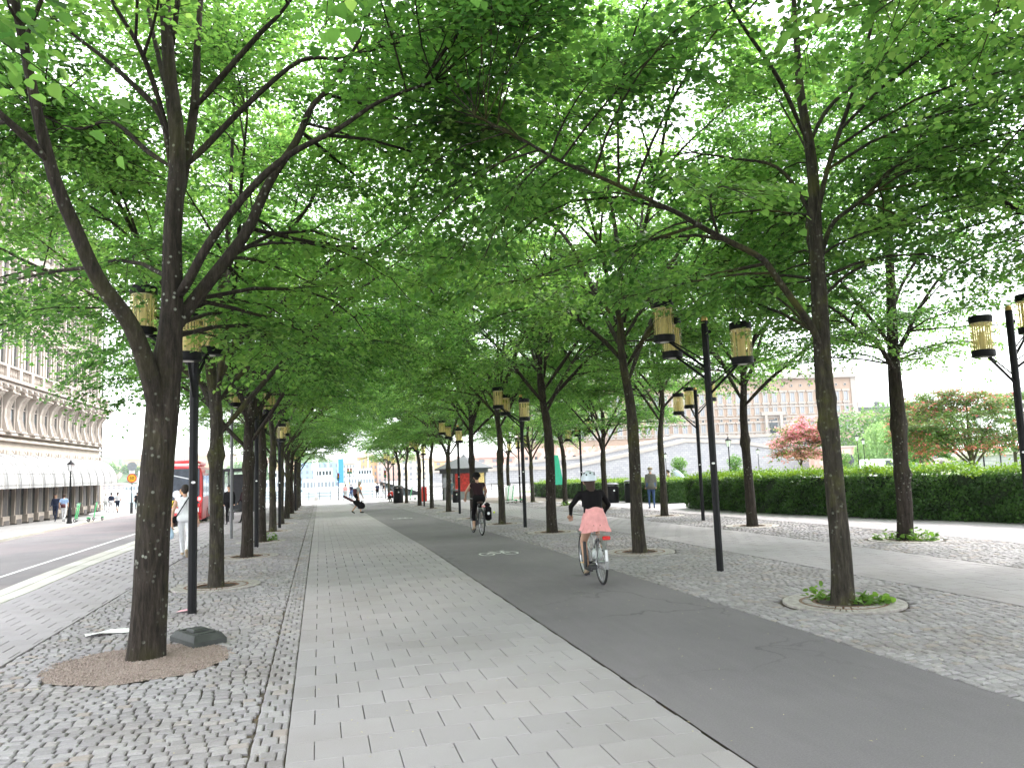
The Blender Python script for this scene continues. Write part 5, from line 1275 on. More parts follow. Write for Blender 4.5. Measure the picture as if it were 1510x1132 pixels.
MB().box((0, 3.2, 3.12), (1.7, 5.0, .28), 0, .08).build('roof_pod', 'bus_red', bus, 'all'); MB().box((0, .8, 3.02), (2.0, 1.0, .12), 0, .04).build('roof_vent', 'bus_white', bus)
ad = MB().box((0, -.012, 1.95), (2.25, .03, 1.75), 0, .01).build('rear_advert', 'ad_dark', bus)
MB().box((0, -.032, 1.16), (2.1, .016, .30)).build('advert_band', 'ad_yellow', ad); text_mesh('ASTE', .34, 'cloth_black', ad, (.25, -.044, 1.16), (math.pi/2, 0, 0))
MB().add([(-.9, -.032, 2.7), (1.05, -.032, 2.2), (1.05, -.032, 2.25), (-.9, -.032, 2.75)], [(0, 1, 2, 3)]).build('advert_line', 'cloth_white', ad)
for x, z, r, mt in ((-.35, 1.75, .24, 'ad_photo'), (.1, 1.60, .2, 'cloth_white'), (.38, 1.72, .17, 'ad_photo'), (-.75, 2.35, .2, 'ad_photo'), (.62, 1.55, .15, 'cloth_white')): disc(r, mt, ad, z, -.030, 'advert_picture', 9, x)
MB().box((0, -.02, .82), (2.2, .03, .22)).build('number_plate_panel', 'bus_white', bus); MB().box((0, -.03, .55), (2.45, .10, .28), 0, .03).build('bumper', 'bus_red', bus, 'all')
for s_ in (-1, 1):
    for z in (1.05, 1.35): disc(.09, 'tail_lamp' if (s_ > 0 and z > 1.2) else 'red_lens', bus, z, -.03, 'tail_light', 14, s_*1.12)
for k in range(7):
    MB().box((1.262, 1.0+k*1.62, 1.95), (.03, 1.48, 1.05), 0, .01).build('side_window', 'window_glass', bus); MB().box((-1.262, 1.0+k*1.62, 1.95), (.03, 1.48, 1.05), 0, .01).build('side_window', 'window_glass', bus)
for yy in (3.4, 8.6): MB().box((1.268, yy, 1.5), (.03, 1.2, 2.1), 0, .01).build('door', 'window_pale', bus)
MB().box((1.27, 2.2, 2.68), (.02, 2.0, .20)).build('side_display', 'bus_white', bus)
for yy in (2.4, 9.2):
    for s_ in (-1, 1): MB().ring((s_*1.13, yy, .48), .34, .14, 'x', 24, 8).build('wheel', 'rubber_tyre', bus, 'all')
tag(bus, 'red city bus seen from behind with dark advert on its rear', 'bus')
# bus shelter between the trunks
sh = empty('bus_shelter', (-3.7, 37.5, zg(38)))
MB().box((0, 2.0, 2.45), (1.5, 4.4, .12), 0, .03).build('roof', 'black_paint', sh)
for yy in (0, 2, 4): MB().tube([(-.55, yy, 0), (-.55, yy, 2.4)], .04, 8).build('post', 'black_paint', sh)
for yy in (1, 3): MB().box((-.55, yy, 1.25), (.02, 1.85, 1.9)).build('pane', 'glass_clear', sh)
MB().box((0, 4.05, 1.3), (1.1, .12, 1.9), 0, .02).build('poster_case', 'dark_steel', sh); MB().box((-.3, 2, .5), (.35, 2.6, .05), 0, .01).build('bench', 'dark_steel', sh)
tag(sh, 'dark glass bus shelter behind the street row trunks', 'bus shelter')

# ------------------------------------------------------------------ litter bins, kiosk
def bin_(x, y, label, r=.28, h=1.0):
    o = empty('litter_bin', (x, y, zg(y)))
    MB().lathe([(r*.92, 0), (r, .05), (r, h*.82), (r*.95, h*.84)], n=18).build('body', 'lamp_black', o, True)
    MB().lathe([(r*1.06, h*.88), (r*1.06, h*.93), (r*.7, h*.99), (0, h)], n=18).build('lid', 'dark_steel', o, True)
    ps = MB()
    for k in range(4): a = k*1.57+.4; ps.tube([(r*.8*math.cos(a), r*.8*math.sin(a), h*.8), (r*.8*math.cos(a), r*.8*math.sin(a), h*.9)], .02, 5)
    ps.build('lid_posts', 'lamp_black', o)
    disc(.05, 'sticker', o, h*.62, -r*1.02, 'emblem', 10)
    return tag(o, label, 'litter bin', 'round black litter bins')
bin_(16.6, 39.5, 'round black litter bin with domed lid before the low hedge', .42, 1.25)
bin_(15.7, 40.3, 'second black litter bin close beside the domed one', .40, 1.1)
bin_(6.05, 61.8, 'tall black bin between far trunks near the person in red', .40, 1.4)
bin_(9.6, 55.5, 'small black bin near the woman in the dress', .26, .95)
plain('kiosk_roof', (.07, .075, .08), .7, var=.1); plain('kiosk_wall', (.30, .32, .32), .6); plain('poster_red', (.55, .04, .03), .5, var=.4, scale=7); plain('poster_yellow', (.65, .48, .16), .5, var=.5, scale=9)
ks = empty('kiosk', (12.1, 65.5, zg(65)), .12)
n = 8; rr = 2.3
MB().lathe([(1.9, 0), (1.9, 2.55)], n=8).build('wall', 'kiosk_wall', ks)
MB().lathe([(2.6, 2.5), (2.65, 2.62), (.9, 3.35), (.25, 3.6), (0, 3.85)], n=8).build('roof', 'kiosk_roof', ks)
MB().lathe([(2.2, 2.2), (2.2, 2.5)], n=8, cap=False).build('fascia', 'kiosk_roof', ks)
for k, (a, mt, nm) in enumerate(((-112, 'poster_red', 'drinks_fridge'), (-67, 'poster_yellow', 'menu_board'), (-157, 'window_pale', 'serving_hatch'), (-22, 'window_pale', 'serving_hatch'))):
    a = math.radians(a); MB().box((1.83*math.cos(a), 1.83*math.sin(a), 1.45), (.06, 1.25, 1.5 if k < 2 else .9), a, .01).build(nm, mt, ks)
for k in range(8): a = k*math.pi/4; MB().tube([(1.93*math.cos(a), 1.93*math.sin(a), 0), (1.93*math.cos(a), 1.93*math.sin(a), 2.5)], .05, 6).build('post', 'kiosk_roof', ks)
tag(ks, 'small octagonal kiosk with dark grey roof and red posters behind the rider in black', 'kiosk')
o = empty('cafe_sign', (13.9, 56.5, zg(56.5)), .2); MB().box((0, 0, .55), (.6, .06, 1.0), 0, .02).build('panel', 'paper', o); MB().box((0, .22, .5), (.6, .05, 1.0), 0, .02).build('rear_panel', 'paper', o); tag(o, 'white folding board standing beside the kiosk', 'sign board')
o = empty('red_box', (8.3, 63.2, zg(63))); MB().box((0, 0, .55), (.4, .4, 1.1), 0, .05).build('body', 'cloth_red', o); MB().box((0, 0, 1.14), (.46, .46, .08), 0, .02).build('lid', 'cloth_red', o); tag(o, 'small red box standing at a far tree foot left of the kiosk', 'box')
# plastered sail-like green kiosk flag near the hedge
o = empty('green_banner', (15.9, 52.5, zg(52.5))); MB().tube([(0, 0, 0), (0, 0, 3.2)], .03, 8).build('pole', 'dark_steel', o)
V = [(.03+.9*u*(1-.35*v), .06*math.sin(5*u), 1.0+2.1*v) for v in (0, .25, .5, .75, 1) for u in (0, .33, .66, 1)]
plain('banner_green', (.04, .45, .28), .7)
MB().add(V, [(j*4+i, j*4+i+1, j*4+5+i, j*4+4+i) for j in range(4) for i in range(3)]).build('cloth', 'banner_green', o, 'all'); tag(o, 'green feather banner standing behind the low hedge', 'banner')

# ------------------------------------------------------------------ the garden beyond the hedge
def small_tree(name, loc, seed, trunk_h, crown, mat, n_sec, size, label, r0=.08, lean=(0, 0), cat='tree', group=None, bmat='bark_grey', nl=26):
    rng = np.random.default_rng(seed); lx, ly = lean
    tk = [(0, 0, -.05), (lx*.4, ly*.4, trunk_h*.4), (lx, ly, trunk_h), (lx*1.1, ly*1.1, crown[2]), (lx*1.1, ly*1.1, crown[2]+crown[5]*.7)]
    lb = []
    for i in range(8):
        a = i*2.399+seed; e = np.array([math.cos(a)*crown[3]*.7, math.sin(a)*crown[4]*.7, 0]); b_ = np.array([lx, ly, trunk_h*(.9+.03*i)])
        en = np.array([crown[0], crown[1], crown[2]])+e+np.array([0, 0, rng.uniform(-.25, .6)*crown[5]])
        lb.append(([b_, b_*.6+en*.4+np.array([0, 0, .15]), en], r0*.5, .01))
    me = make_tree(rng, tk, [r0, r0*.9, r0*.8, r0*.5, r0*.15], lb, crown, n_sec, 9, nl, size, (), bmat, mat, 10)
    return tree_object(name, me, loc, 0, label, group, cat=cat)
def pos(px, py, Y, dz=0):
    p = at(px, py, Y); return (p.x, p.y, zg(p.y)+dz)
small_tree('flowering_tree', pos(1183, 700, 42), 21, 1.7, (0, 0, 2.95, 1.7, 1.5, 1.5, 2.15), 'blossom_leaf', 52, .12, 'small round tree covered in deep pink blossom behind the hedge', .07)
small_tree('hawthorn_tree', pos(1443, 700, 27), 22, 1.3, (-.3, .5, 2.9, 2.9, 2.4, 1.7, 2.0), 'hawthorn_leaf', 110, .085, 'spreading hawthorn with red flower clusters and thick leaning trunk, right', .14, (-.25, 0))
small_tree('park_tree', pos(1360, 700, 60), 23, 2.0, (0, 0, 4.4, 3.2, 3.0, 3.2, 1.4), 'garden_leaf', 90, .16, 'light green leafy tree behind the hawthorn', .16)
small_tree('park_tree', pos(1500, 700, 48), 24, 2.0, (0, 0, 4.2, 3.2, 3.0, 2.6, 1.8), 'garden_leaf', 70, .15, 'leafy tree behind the clear lantern at the right edge', .15)
# weeping willow
rng = np.random.default_rng(31); wl = empty('willow_tree', pos(1317, 694, 95)); P = []
for k in range(360):
    a = rng.uniform(0, 6.28); r = 5.2*math.sqrt(rng.uniform(0, 1)); top = 8.2*math.sqrt(max(.05, 1-(r/5.6)**2)); ln = rng.uniform(.5, .95)*top
    t = rng.uniform(0, 1, 34); P.append(np.stack([r*math.cos(a)+.2*np.sin(t*4)+rng.normal(size=34)*.1, r*math.sin(a)+rng.normal(size=34)*.1, top-t*ln], 1))
P = np.concatenate(P); n = len(P); A = np.array([0, 0, -1.])+rng.normal(size=(n, 3))*.3
inst_mesh('crown', leaf_mesh('crown', 'willow_leaf', P, A, rng.normal(size=(n, 3)), rng.uniform(.2, .42, n), rng.uniform(0, 1, n), True), wl)
MB().tube([(0, 0, -.1), (.1, 0, 2), (0, 0, 4.5), (.3, 0, 7)], [.45, .36, .28, .1], 10).build('trunk', 'bark_grey', wl, 'all')
tag(wl, 'pale weeping willow with hanging curtains behind the park lanterns', 'tree')
def leaf_blob(name, loc, lobes, n, size, mat, label, cat, group=None, seed=0, stem=0):
    rng = np.random.default_rng(seed); P = []; Nn = []
    for c, r in lobes:
        k = int(n*r[0]*r[2]/sum(q[0]*q[2] for _, q in lobes)); d = rng.normal(size=(k, 3)); d /= np.linalg.norm(d, axis=1, keepdims=True); q = rng.uniform(.55, 1.06, (k, 1))
        P.append(np.array(c)+d*np.array(r)*q); Nn.append(d+np.array([0, 0, .4])+rng.normal(size=(k, 3))*.3)
    P = np.concatenate(P); Nn = np.concatenate(Nn); k = len(P)
    root = empty(name, loc)
    inst_mesh('foliage', leaf_mesh('foliage', mat, P, rng.normal(size=(k, 3))+Nn*.3, Nn, rng.uniform(.6, 1.3, k)*size, rng.uniform(0, 1, k), True), root)
    MB().tube([(0, 0, -.05), (0, 0, lobes[-1][0][2])], [.05, .03], 6).build('stem', 'bark_grey', root)
    return tag(root, label, cat, group)
for px, Y, lb in ((1002, 46, 'clipped column topiary of stacked green balls nearest the hedge end'), (1085, 47, 'stacked ball topiary behind the first park lantern'), (1246, 50, 'stacked ball topiary partly behind the mossy trunk'), (1337, 44, 'stacked ball topiary beside the white benches')):
    leaf_blob('topiary_shrub', pos(px, 700, Y), [((0, 0, .55), (.55, .55, .55)), ((0, 0, 1.35), (.55, .55, .42)), ((0, 0, 2.1), (.5, .5, .45))], 2600, .10, 'garden_leaf', lb, 'topiary', 'column topiary shrubs', int(px))
for i, (px, Y, w_, h_, mt, lb) in enumerate(((1020, 40, 1.2, .75, 'flower_pale', 'flower bed with pale blooms at the hedge end'), (1060, 41, 1.4, .6, 'garden_leaf', 'low green bush left of the first park lantern'), (1110, 36, 1.5, .55, 'flower_pale', 'pale flowering bush behind the hedge right of the first lantern'), (1150, 38, 1.6, .7, 'garden_leaf', 'low green bush left of the pink tree'),
                                             (1200, 40, 1.4, .75, 'garden_leaf', 'low green bush under the pink tree'), (1240, 36, 1.5, .6, 'flower_pale', 'flower bed with pale blooms before the left white bench'), (1290, 37, 1.7, .75, 'flower_pale', 'white blooming bush between the park lanterns'), (1350, 38, 1.5, .7, 'flower_pale', 'pink and white blooms before the right bench'),
                                             (1400, 33, 2.0, .6, 'garden_leaf', 'long low green bush under the hawthorn'), (1480, 34, 1.8, .5, 'garden_leaf', 'low green bush right of the blue crate'))):
    leaf_blob('garden_bush', pos(px, 700, Y), [((-w_*.4, 0, h_*.5), (w_*.5, .6, h_*.55)), ((w_*.4, .2, h_*.55), (w_*.5, .6, h_*.6)), ((0, .1, h_*.7), (w_*.5, .6, h_*.55))], 2200, .10, mt, lb, 'bush', 'bushes and flowers behind the hedge', 100+i)
for px, Y, h, lb in ((1077, 44, 3.6, 'black park lantern left of the pink blossom tree'), (1120, 78, 3.9, 'distant park lantern with pink flower basket'), (1268, 62, 4.4, 'taller of the paired park lanterns behind the hedge'), (1277, 66, 4.2, 'second of the paired park lanterns behind the hedge'), (983, 80, 3.8, 'distant park lantern left of the topiary'), (1453, 34, 4.0, 'thin park lantern post beside the hawthorn trunk'), (1478, 38, 4.0, 'park lantern post farthest to the right')): classic_lamp(pos(px, 700, Y), h, lb, heavy=False)
plain('bench_white', (.78, .78, .76), .5)
for px, Y, lb in ((1225, 33.5, 'white garden bench left of the park lanterns'), (1305, 35, 'white garden bench in the middle behind the hedge'), (1357, 36, 'white garden bench left of the burred trunk top end')):
    bn = empty('garden_bench', pos(px, 700, Y), .2)
    for k in range(5): MB().box((0, -.25+k*.11, .46), (1.7, .08, .03)).build('seat_slat', 'bench_white', bn)
    for k in range(4): MB().box((0, .27+.02*k, .58+k*.12), (1.7, .025, .09)).build('back_slat', 'bench_white', bn)
    for s_ in (-.8, .8):
        MB().box((s_, 0, .23), (.06, .56, .46), 0, .01).build('leg', 'bench_white', bn); MB().tube([(s_, -.28, .66), (s_, .1, .70), (s_, .30, .95)], .03, 6).build('armrest', 'bench_white', bn)
    tag(bn, lb, 'bench', 'white garden benches')
plain('crate_blue', (.28, .42, .47), .6)
cr_ = empty('planter_crate', pos(1461, 700, 30), .2); MB().box((0, 0, .5), (1.0, .8, 1.0), 0, .04).build('body', 'crate_blue', cr_); MB().box((0, 0, 1.03), (1.1, .9, .08), 0, .02).build('rim', 'crate_blue', cr_); tag(cr_, 'blue-grey crate standing right of the hawthorn trunk', 'crate')
# white van beyond the garden
vn = empty('white_van', pos(1300, 692, 88), 0)
V = []; prof = [(-2.6, .4), (-2.6, 2.1), (-2.4, 2.3), (.9, 2.3), (1.8, 1.35), (2.5, 1.15), (2.6, .4)]
for yy in (-.95, .95): V += [(x, yy, z) for x, z in prof]
MB().add(V, [tuple(range(7)), tuple(13-i for i in range(7))]+[(i, 7+i, 7+(i+1) % 7, (i+1) % 7) for i in range(7)]).build('body', 'bus_white', vn)
MB().add([(.75, -.96, 2.1), (-.1, -.96, 2.1), (-.1, -.96, 1.4), (1.45, -.96, 1.4)], [(0, 1, 2, 3)]).build('side_window', 'window_glass', vn)
MB().add([(.95, -.85, 2.27), (.95, .85, 2.27), (1.83, .85, 1.37), (1.83, -.85, 1.37)], [(0, 1, 2, 3)]).build('windscreen', 'window_glass', vn)
for x in (-1.7, 1.7):
    for s_ in (-.85, .85): MB().ring((0, 0, 0), .24, .1, 'x', 18, 6).build('wheel', 'rubber_tyre', vn, 'all', (x, s_, .36)).rotation_euler = (0, 0, math.pi/2)
tag(vn, 'white van parked below the palace ramp', 'van')
o = empty('statue', pos(1385, 698, 70)); MB().box((0, 0, .4), (1.4, .9, .8), 0, .05).build('plinth', 'granite', o)
MB().ball((-.3, 0, 1.15), (.8, .35, .40), 14, 10).ball((.55, 0, 1.5), (.34, .27, .36), 12, 8).ball((.85, 0, 1.45), (.18, .15, .14), 10, 6).tube([(.35, .15, 1.2), (.5, .15, .8)], .1, 8).tube([(.35, -.15, 1.2), (.5, -.15, .8)], .1, 8).build('lion', plain('bronze', (.16, .14, .12), .5, .5) and 'bronze', o, 'all')
tag(o, 'dark stone lion statue beyond the garden under the trees', 'statue')

# ------------------------------------------------------------------ the palace and its ramps
plain('palace_wall', (.36, .265, .20), .9, var=.10, scale=.15, bump=.2); plain('palace_trim', (.37, .33, .29), .85, var=.08, scale=.3)
m, n, b = _nodes('palace_base'); pos_ = _world(n)
vo = n.nodes.new('ShaderNodeTexVoronoi'); vo.inputs['Scale'].default_value = .9; n.links.new(pos_, vo.inputs['Vector'])
n.links.new(_ramp(n, vo.outputs['Color'], [(0, (.42, .25, .19)), (.5, (.55, .37, .30)), (1, (.62, .50, .44))]), b.inputs['Base Color']); b.inputs['Roughness'].default_value = .9
m, n, b = _nodes('ramp_stone'); pos_ = _world(n)
bt = n.nodes.new('ShaderNodeTexBrick'); bt.inputs['Scale'].default_value = .55; bt.inputs['Color1'].default_value = (.29, .29, .30, 1); bt.inputs['Color2'].default_value = (.36, .355, .355, 1); bt.inputs['Mortar'].default_value = (.20, .20, .21, 1); bt.inputs['Mortar Size'].default_value = .015
mpn = n.nodes.new('ShaderNodeMapping'); mpn.inputs['Rotation'].default_value = (math.pi/2, 0, 0); n.links.new(pos_, mpn.inputs['Vector']); n.links.new(mpn.outputs['Vector'], bt.inputs['Vector'])
n.links.new(bt.outputs['Color'], b.inputs['Base Color']); b.inputs['Roughness'].default_value = .9
PY = 215.0; ca = at(1263, 600, PY)
AZ = math.radians(-10)                               # facade runs nearly along x
pal = empty('palace_building', (ca.x, ca.y, 0), math.radians(-9.5))
zt = at(1263, 556, PY).z; zb = at(1263, 645, PY).z; SC = (zt-zb)
def zpx(py): return zb+(645-py)/(645-556)*SC
WLEN = 110
MB().box((-WLEN/2, 12, (zt+zb)/2), (WLEN, 24, SC)).build('wall', 'palace_wall', pal)
MB().box((-WLEN/2, 12, zb-4), (WLEN+.8, 24.8, 8.01)).build('base_wall', 'palace_base', pal)
MB().box((-WLEN/2, 11.6, zt+.5), (WLEN+2, 26, 1.0)).box((-WLEN/2, 12, zt+1.3), (WLEN, 24, .6)).build('cornice', 'palace_trim', pal)
bl = MB().box((-WLEN/2, .2, zt+3.3), (WLEN, .6, .4))
bl.build('parapet_rail', 'palace_trim', pal)
post = MB().box((0, .2, zt+2.3), (.7, .6, 1.7)).mesh('parapet_post', 'palace_trim')
for k in range(int(WLEN/3)): inst_mesh('parapet_post', post, pal, (-k*3.0-.4, 0, 0))
for py in (583+13, 611, 632): MB().box((-WLEN/2, -.12, zpx(py)), (WLEN+.3, .4, .45)).build('string_course', 'palace_trim', pal)
MB().box((-.6, -.15, (zt+zb)/2), (1.8, .5, SC-.05)).build('corner_quoins', 'palace_trim', pal)
wsp = 13.0*PY/FPX*1.22
wp = MB().box((0, -.06, 0), (1.0, .14, 2.3)).mesh('window', 'window_pale'); wf = MB().box((-.62, -.14, 0), (.24, .36, 2.7)).box((.62, -.14, 0), (.24, .36, 2.7)).box((0, -.18, 1.55), (2.1, .5, .4)).box((0, -.16, -1.4), (1.9, .44, .3)).box((0, -.12, .2), (.1, .1, 2.3)).mesh('window_frame', 'palace_trim')
wsq = MB().box((0, -.06, 0), (1.0, .14, 1.0)).mesh('window', 'window_glass'); wsf = MB().box((-.62, -.12, 0), (.24, .3, 1.4)).box((.62, -.12, 0), (.24, .3, 1.4)).box((0, -.12, .62), (1.0, .3, .24)).box((0, -.12, -.62), (1.0, .3, .24)).mesh('window_frame', 'palace_trim')
for k in range(int(WLEN/wsp)):
    x = -3.4-k*wsp
    for py, (a_, b_), s_ in ((566, (wsq, wsf), .55), (583, (wp, wf), 1.25), (600, (wp, wf), 1.2), (614.5, (wsq, wsf), .7), (627, (wp, wf), 1.3)):
        o1 = inst_mesh('window', a_, pal, (x, 0, zpx(py)), 0, (s_, 1, s_)); o2 = inst_mesh('window_frame', b_, o1, (0, 0, 0))
    inst_mesh('window', wsq, pal, (x, -.4, zb-3.0), 0, (.9, 1, .9))
# central portal bay
for x in (-26, -31):
    MB().box((x, -.6, zpx(622)), (.9, .8, zpx(605)-zpx(640))).build('portal_column', 'palace_trim', pal)
MB().box((-28.5, -.5, zpx(606)), (8, .9, 1.2)).build('portal_entablature', 'palace_trim', pal)
MB().box((-28.5, -.2, zpx(626)), (2.6, .3, 5.0)).build('portal_door', 'window_glass', pal)
tag(pal, 'pinkish palace with rows of tall windows and a parapet roof, far right', 'building')
lw = empty('palace_wing', (ca.x+2, ca.y+16, 0), math.radians(-9.5)); zw = zb+(zt-zb)*.45
MB().box((20, 10, zw/2), (40, 20, zw)).build('wall', 'palace_wall', lw)
MB().box((20, 10, zw+.3), (41, 21, .6)).build('cornice', 'palace_trim', lw)
MB().box((20, 12, zw+1.6), (36, 10, 2.2), 0, .4).build('roof', 'kiosk_roof', lw)
for x in (5, 16, 24): MB().box((x, 12, zw+3.4), (1.4, 1.4, 2.6)).build('chimney', 'kiosk_roof', lw)
for k in range(8): o1 = inst_mesh('window', wp, lw, (4+k*3.6, 0, zw-6.0), 0, (1.2, 1, 1.2)); inst_mesh('window_frame', wf, o1); inst_mesh('window', wsq, lw, (4+k*3.6, 0, zw-2.2), 0, (.9, 1, .9))
tag(lw, 'lower pink palace wing with grey roof and chimneys right of the tall corner', 'building')
def wall_poly(name, pts, thick, label):
    """pts: (px, Y, py_top, py_bottom) along the wall"""
    V = []; n = len(pts)
    for px, Y, pt, pb in pts:
        a = at(px, pt, Y); b_ = at(px, pb, Y)
        V += [(a.x, a.y, b_.z), (a.x, a.y, a.z), (a.x, a.y+thick, a.z), (a.x, a.y+thick, b_.z)]
    Fc = []
    for i in range(n-1):
        for k in range(4): Fc.append((i*4+k, i*4+4+k, i*4+4+(k+1) % 4, i*4+(k+1) % 4))
    Fc += [(3, 2, 1, 0), tuple((n-1)*4+k for k in range(4))]
    r = empty(name, (0, 0, 0)); MB().add(V, Fc).build('masonry', 'ramp_stone', r)
    cp = MB(); V2 = []
    for px, Y, pt, pb in pts:
        a = at(px, pt, Y); V2 += [(a.x, a.y-.3, a.z+.02), (a.x, a.y-.3, a.z+.7), (a.x, a.y+1.2, a.z+.7), (a.x, a.y+1.2, a.z+.02)]
    cp.add(V2, Fc).build('coping', 'palace_trim', r)
    return tag(r, label, 'wall')
wall_poly('ramp_wall', [(640, 150, 697, 712), (840, 150, 691, 712), (930, 150, 672, 710), (1010, 150, 652, 706), (1090, 150, 654, 702), (1180, 150, 668, 698), (1290, 150, 689, 696)], 8, 'lower grey stone ramp wall of the palace behind the garden')
wall_poly('ramp_wall', [(760, 180, 684, 700), (860, 180, 676, 700), (1000, 180, 645, 690), (1090, 180, 646, 690), (1170, 180, 641, 690), (1300, 180, 655, 690), (1420, 180, 672, 690), (1640, 180, 680, 690)], 20, 'upper pale stone ramp wall below the palace windows')
o = empty('archway', (at(1262, 680, 140).x, 140, zg(99))); MB().box((0, 3, 2.4), (14, 6, 4.8)).build('masonry', 'palace_base', o); MB().lathe([(1.9, 0), (1.9, 3.2)], (0, 0, 0), 16).build('opening', 'window_glass', o); MB().box((0, 3, 4.95), (14.6, 6.6, .35)).build('coping', 'palace_trim', o)
tag(o, 'reddish masonry archway with dark opening below the palace ramp', 'archway')
wall_poly('garden_wall', [(1380, 85, 686, 697), (1440, 85, 672, 694), (1530, 85, 668, 692), (1700, 85, 664, 690)], 1, 'pale grey stone wall behind the hawthorn')
leaf_blob('clipped_trees', pos(1305, 690, 170), [((-8, 0, 9), (9, 5, 6)), ((6, 2, 11), (9, 5, 7)), ((18, 0, 9), (9, 5, 7))], 5000, .8, 'garden_leaf', 'mass of clipped dark green trees below the palace wing', 'trees', None, 77)

# ------------------------------------------------------------------ the waterfront, boats, far shore
q = empty('quay_railing', (-20, 96.2, zg(96)))
for k in range(38): inst_mesh('post', bpy.data.meshes.get('rail_post') or MB().tube([(0, 0, 0), (0, 0, 1.1)], .035, 6).mesh('rail_post', 'dark_steel'), q, (k*1.25, 0, 0))
for z in (1.1, .75, .4): MB().tube([(0, 0, z), (46.3, 0, z)], .025, 6).build('rail', 'dark_steel', q)
tag(q, 'dark steel railing along the quay at the end of the avenue', 'railing')
plain('boat_white', (.78, .79, .80), .4, var=.04)
def ferry(px0, px1, Y, h, label):
    a = at(px0, 720, Y); b_ = at(px1, 720, Y); L = b_.x-a.x; r = empty('ferry_boat', ((a.x+b_.x)/2, Y, -2.6))
    V = []; m_ = 12
    for i in range(m_+1):
        t = i/m_; x = (t-.5)*L; wdt = 2.6*min(1, 4.5*t+.15)*min(1, 3.2*(1-t)+.04)
        for z, k in ((-.3, .6), (1.9+.5*t*t, 1)): V += [(x, -wdt*k, z), (x, wdt*k, z)]
    Fc = []
    for i in range(m_): Fc += [(i*4, i*4+4, i*4+6, i*4+2), (i*4+1, i*4+3, i*4+7, i*4+5), (i*4+2, i*4+6, i*4+7, i*4+3)]
    Fc += [(0, 2, 3, 1), (m_*4, m_*4+1, m_*4+3, m_*4+2)]
    MB().add(V, Fc).build('hull', 'boat_white', r)
    dk = MB().box((-L*.04, 0, 2.9), (L*.72, 4.2, 1.9), 0, .1).build('deckhouse', 'boat_white', r)
    for k in range(9): MB().box((-L*.36+k*L*.08, -2.12, 3.05), (L*.055, .05, .75)).build('window', 'window_pale', dk)
    MB().box((L*.06, 0, 4.6), (L*.42, 3.4, 1.5), 0, .1).build('upper_deck', 'boat_white', r)
    for k in range(5): MB().box((-L*.08+k*L*.075, -1.72, 4.7), (L*.05, .05, .6)).build('window', 'window_glass', r)
    MB().lathe([(.5, 5.2), (.45, 6.8)], (-L*.12, 0, 0), 10).build('funnel', 'boat_white', r); MB().tube([(L*.18, 0, 5.2), (L*.18, 0, h)], .08, 6).build('mast', 'boat_white', r)
    return tag(r, label, 'boat', 'white ferries at the quay')
ferry(440, 505, 118, 9, 'white ferry moored left of the crossing signals'); ferry(508, 560, 150, 9, 'white boat moored behind the guitar carrier'); ferry(375, 440, 140, 10, 'white ferry half hidden by the left tree row')
ferry(180, 250, 190, 8, 'white boat on the water between speed sign and big tree')
fp = empty('flag_pole', (at(466, 715, 95).x, 95, zg(95))); MB().tube([(0, 0, 0), (0, 0, 7.0)], [.09, .06], 8).build('pole', 'boat_white', fp, 'all'); MB().ball((0, 0, 7.05), .10, 8, 6).build('finial', 'brass', fp, 'all'); MB().box((0, 0, .2), (.4, .4, .4), 0, .05).build('base', 'granite', fp); tag(fp, 'white flag pole at the quay above the ferry', 'flag pole')
plain('sheet_blue', (.34, .45, .60), .8, var=.12, scale=.3); plain('banner_blue', (.04, .25, .62), .6); plain('house_orange', (.66, .42, .24), .9, var=.1, scale=.2); plain('house_pink', (.62, .42, .36), .9, var=.1, scale=.2); plain('house_cream', (.70, .62, .48), .9, var=.1, scale=.2); plain('roof_far', (.28, .20, .17), .9)
def block(px0, px1, py0, py1, Y, mat, label, nx, nz, roof=True, dep=14, group='buildings on the far shore', name='far_building'):
    a = at(px0, py1, Y); b_ = at(px1, py0, Y); cx = (a.x+b_.x)/2; W = b_.x-a.x; z0, z1 = min(a.z, -2.0), b_.z; H = z1-z0
    r = empty(name, (cx, Y, z0)); MB().box((0, dep/2, H/2), (W, dep, H)).build('wall', mat, r)
    if roof: MB().add([(-W/2-.5, -.5, H), (W/2+.5, -.5, H), (W/2+.5, dep+.5, H), (-W/2-.5, dep+.5, H), (-W/2+3, dep/2, H+H*.22), (W/2-3, dep/2, H+H*.22)], [(0, 1, 5, 4), (2, 3, 4, 5), (1, 2, 5), (3, 0, 4)]).build('roof', 'roof_far', r)
    wm = MB().box((0, -.05, 0), (W/nx*.42, .2, H/nz*.5)).mesh('window', 'window_pale')
    for i in range(nx):
        for j in range(nz): inst_mesh('window', wm, r, (-W/2+(i+.5)*W/nx, 0, (j+.5)*H/nz))
    return tag(r, label, 'building', group)
block(440, 501, 681, 712, 260, 'sheet_blue', 'building wrapped in blue scaffolding sheets beyond the ferries', 7, 4, False)
o = empty('blue_banner', tuple(at(503, 712, 250))); hgt = at(503, 676, 250).z-o.location.z; MB().box((0, 0, hgt/2), (1.6, .3, hgt), 0, .05).build('cloth', 'banner_blue', o); MB().tube([(-.9, 0, 0), (-.9, 0, hgt+1)], .1, 6).build('pole', 'boat_white', o); tag(o, 'tall bright blue banner at the edge of the scaffolding', 'banner')
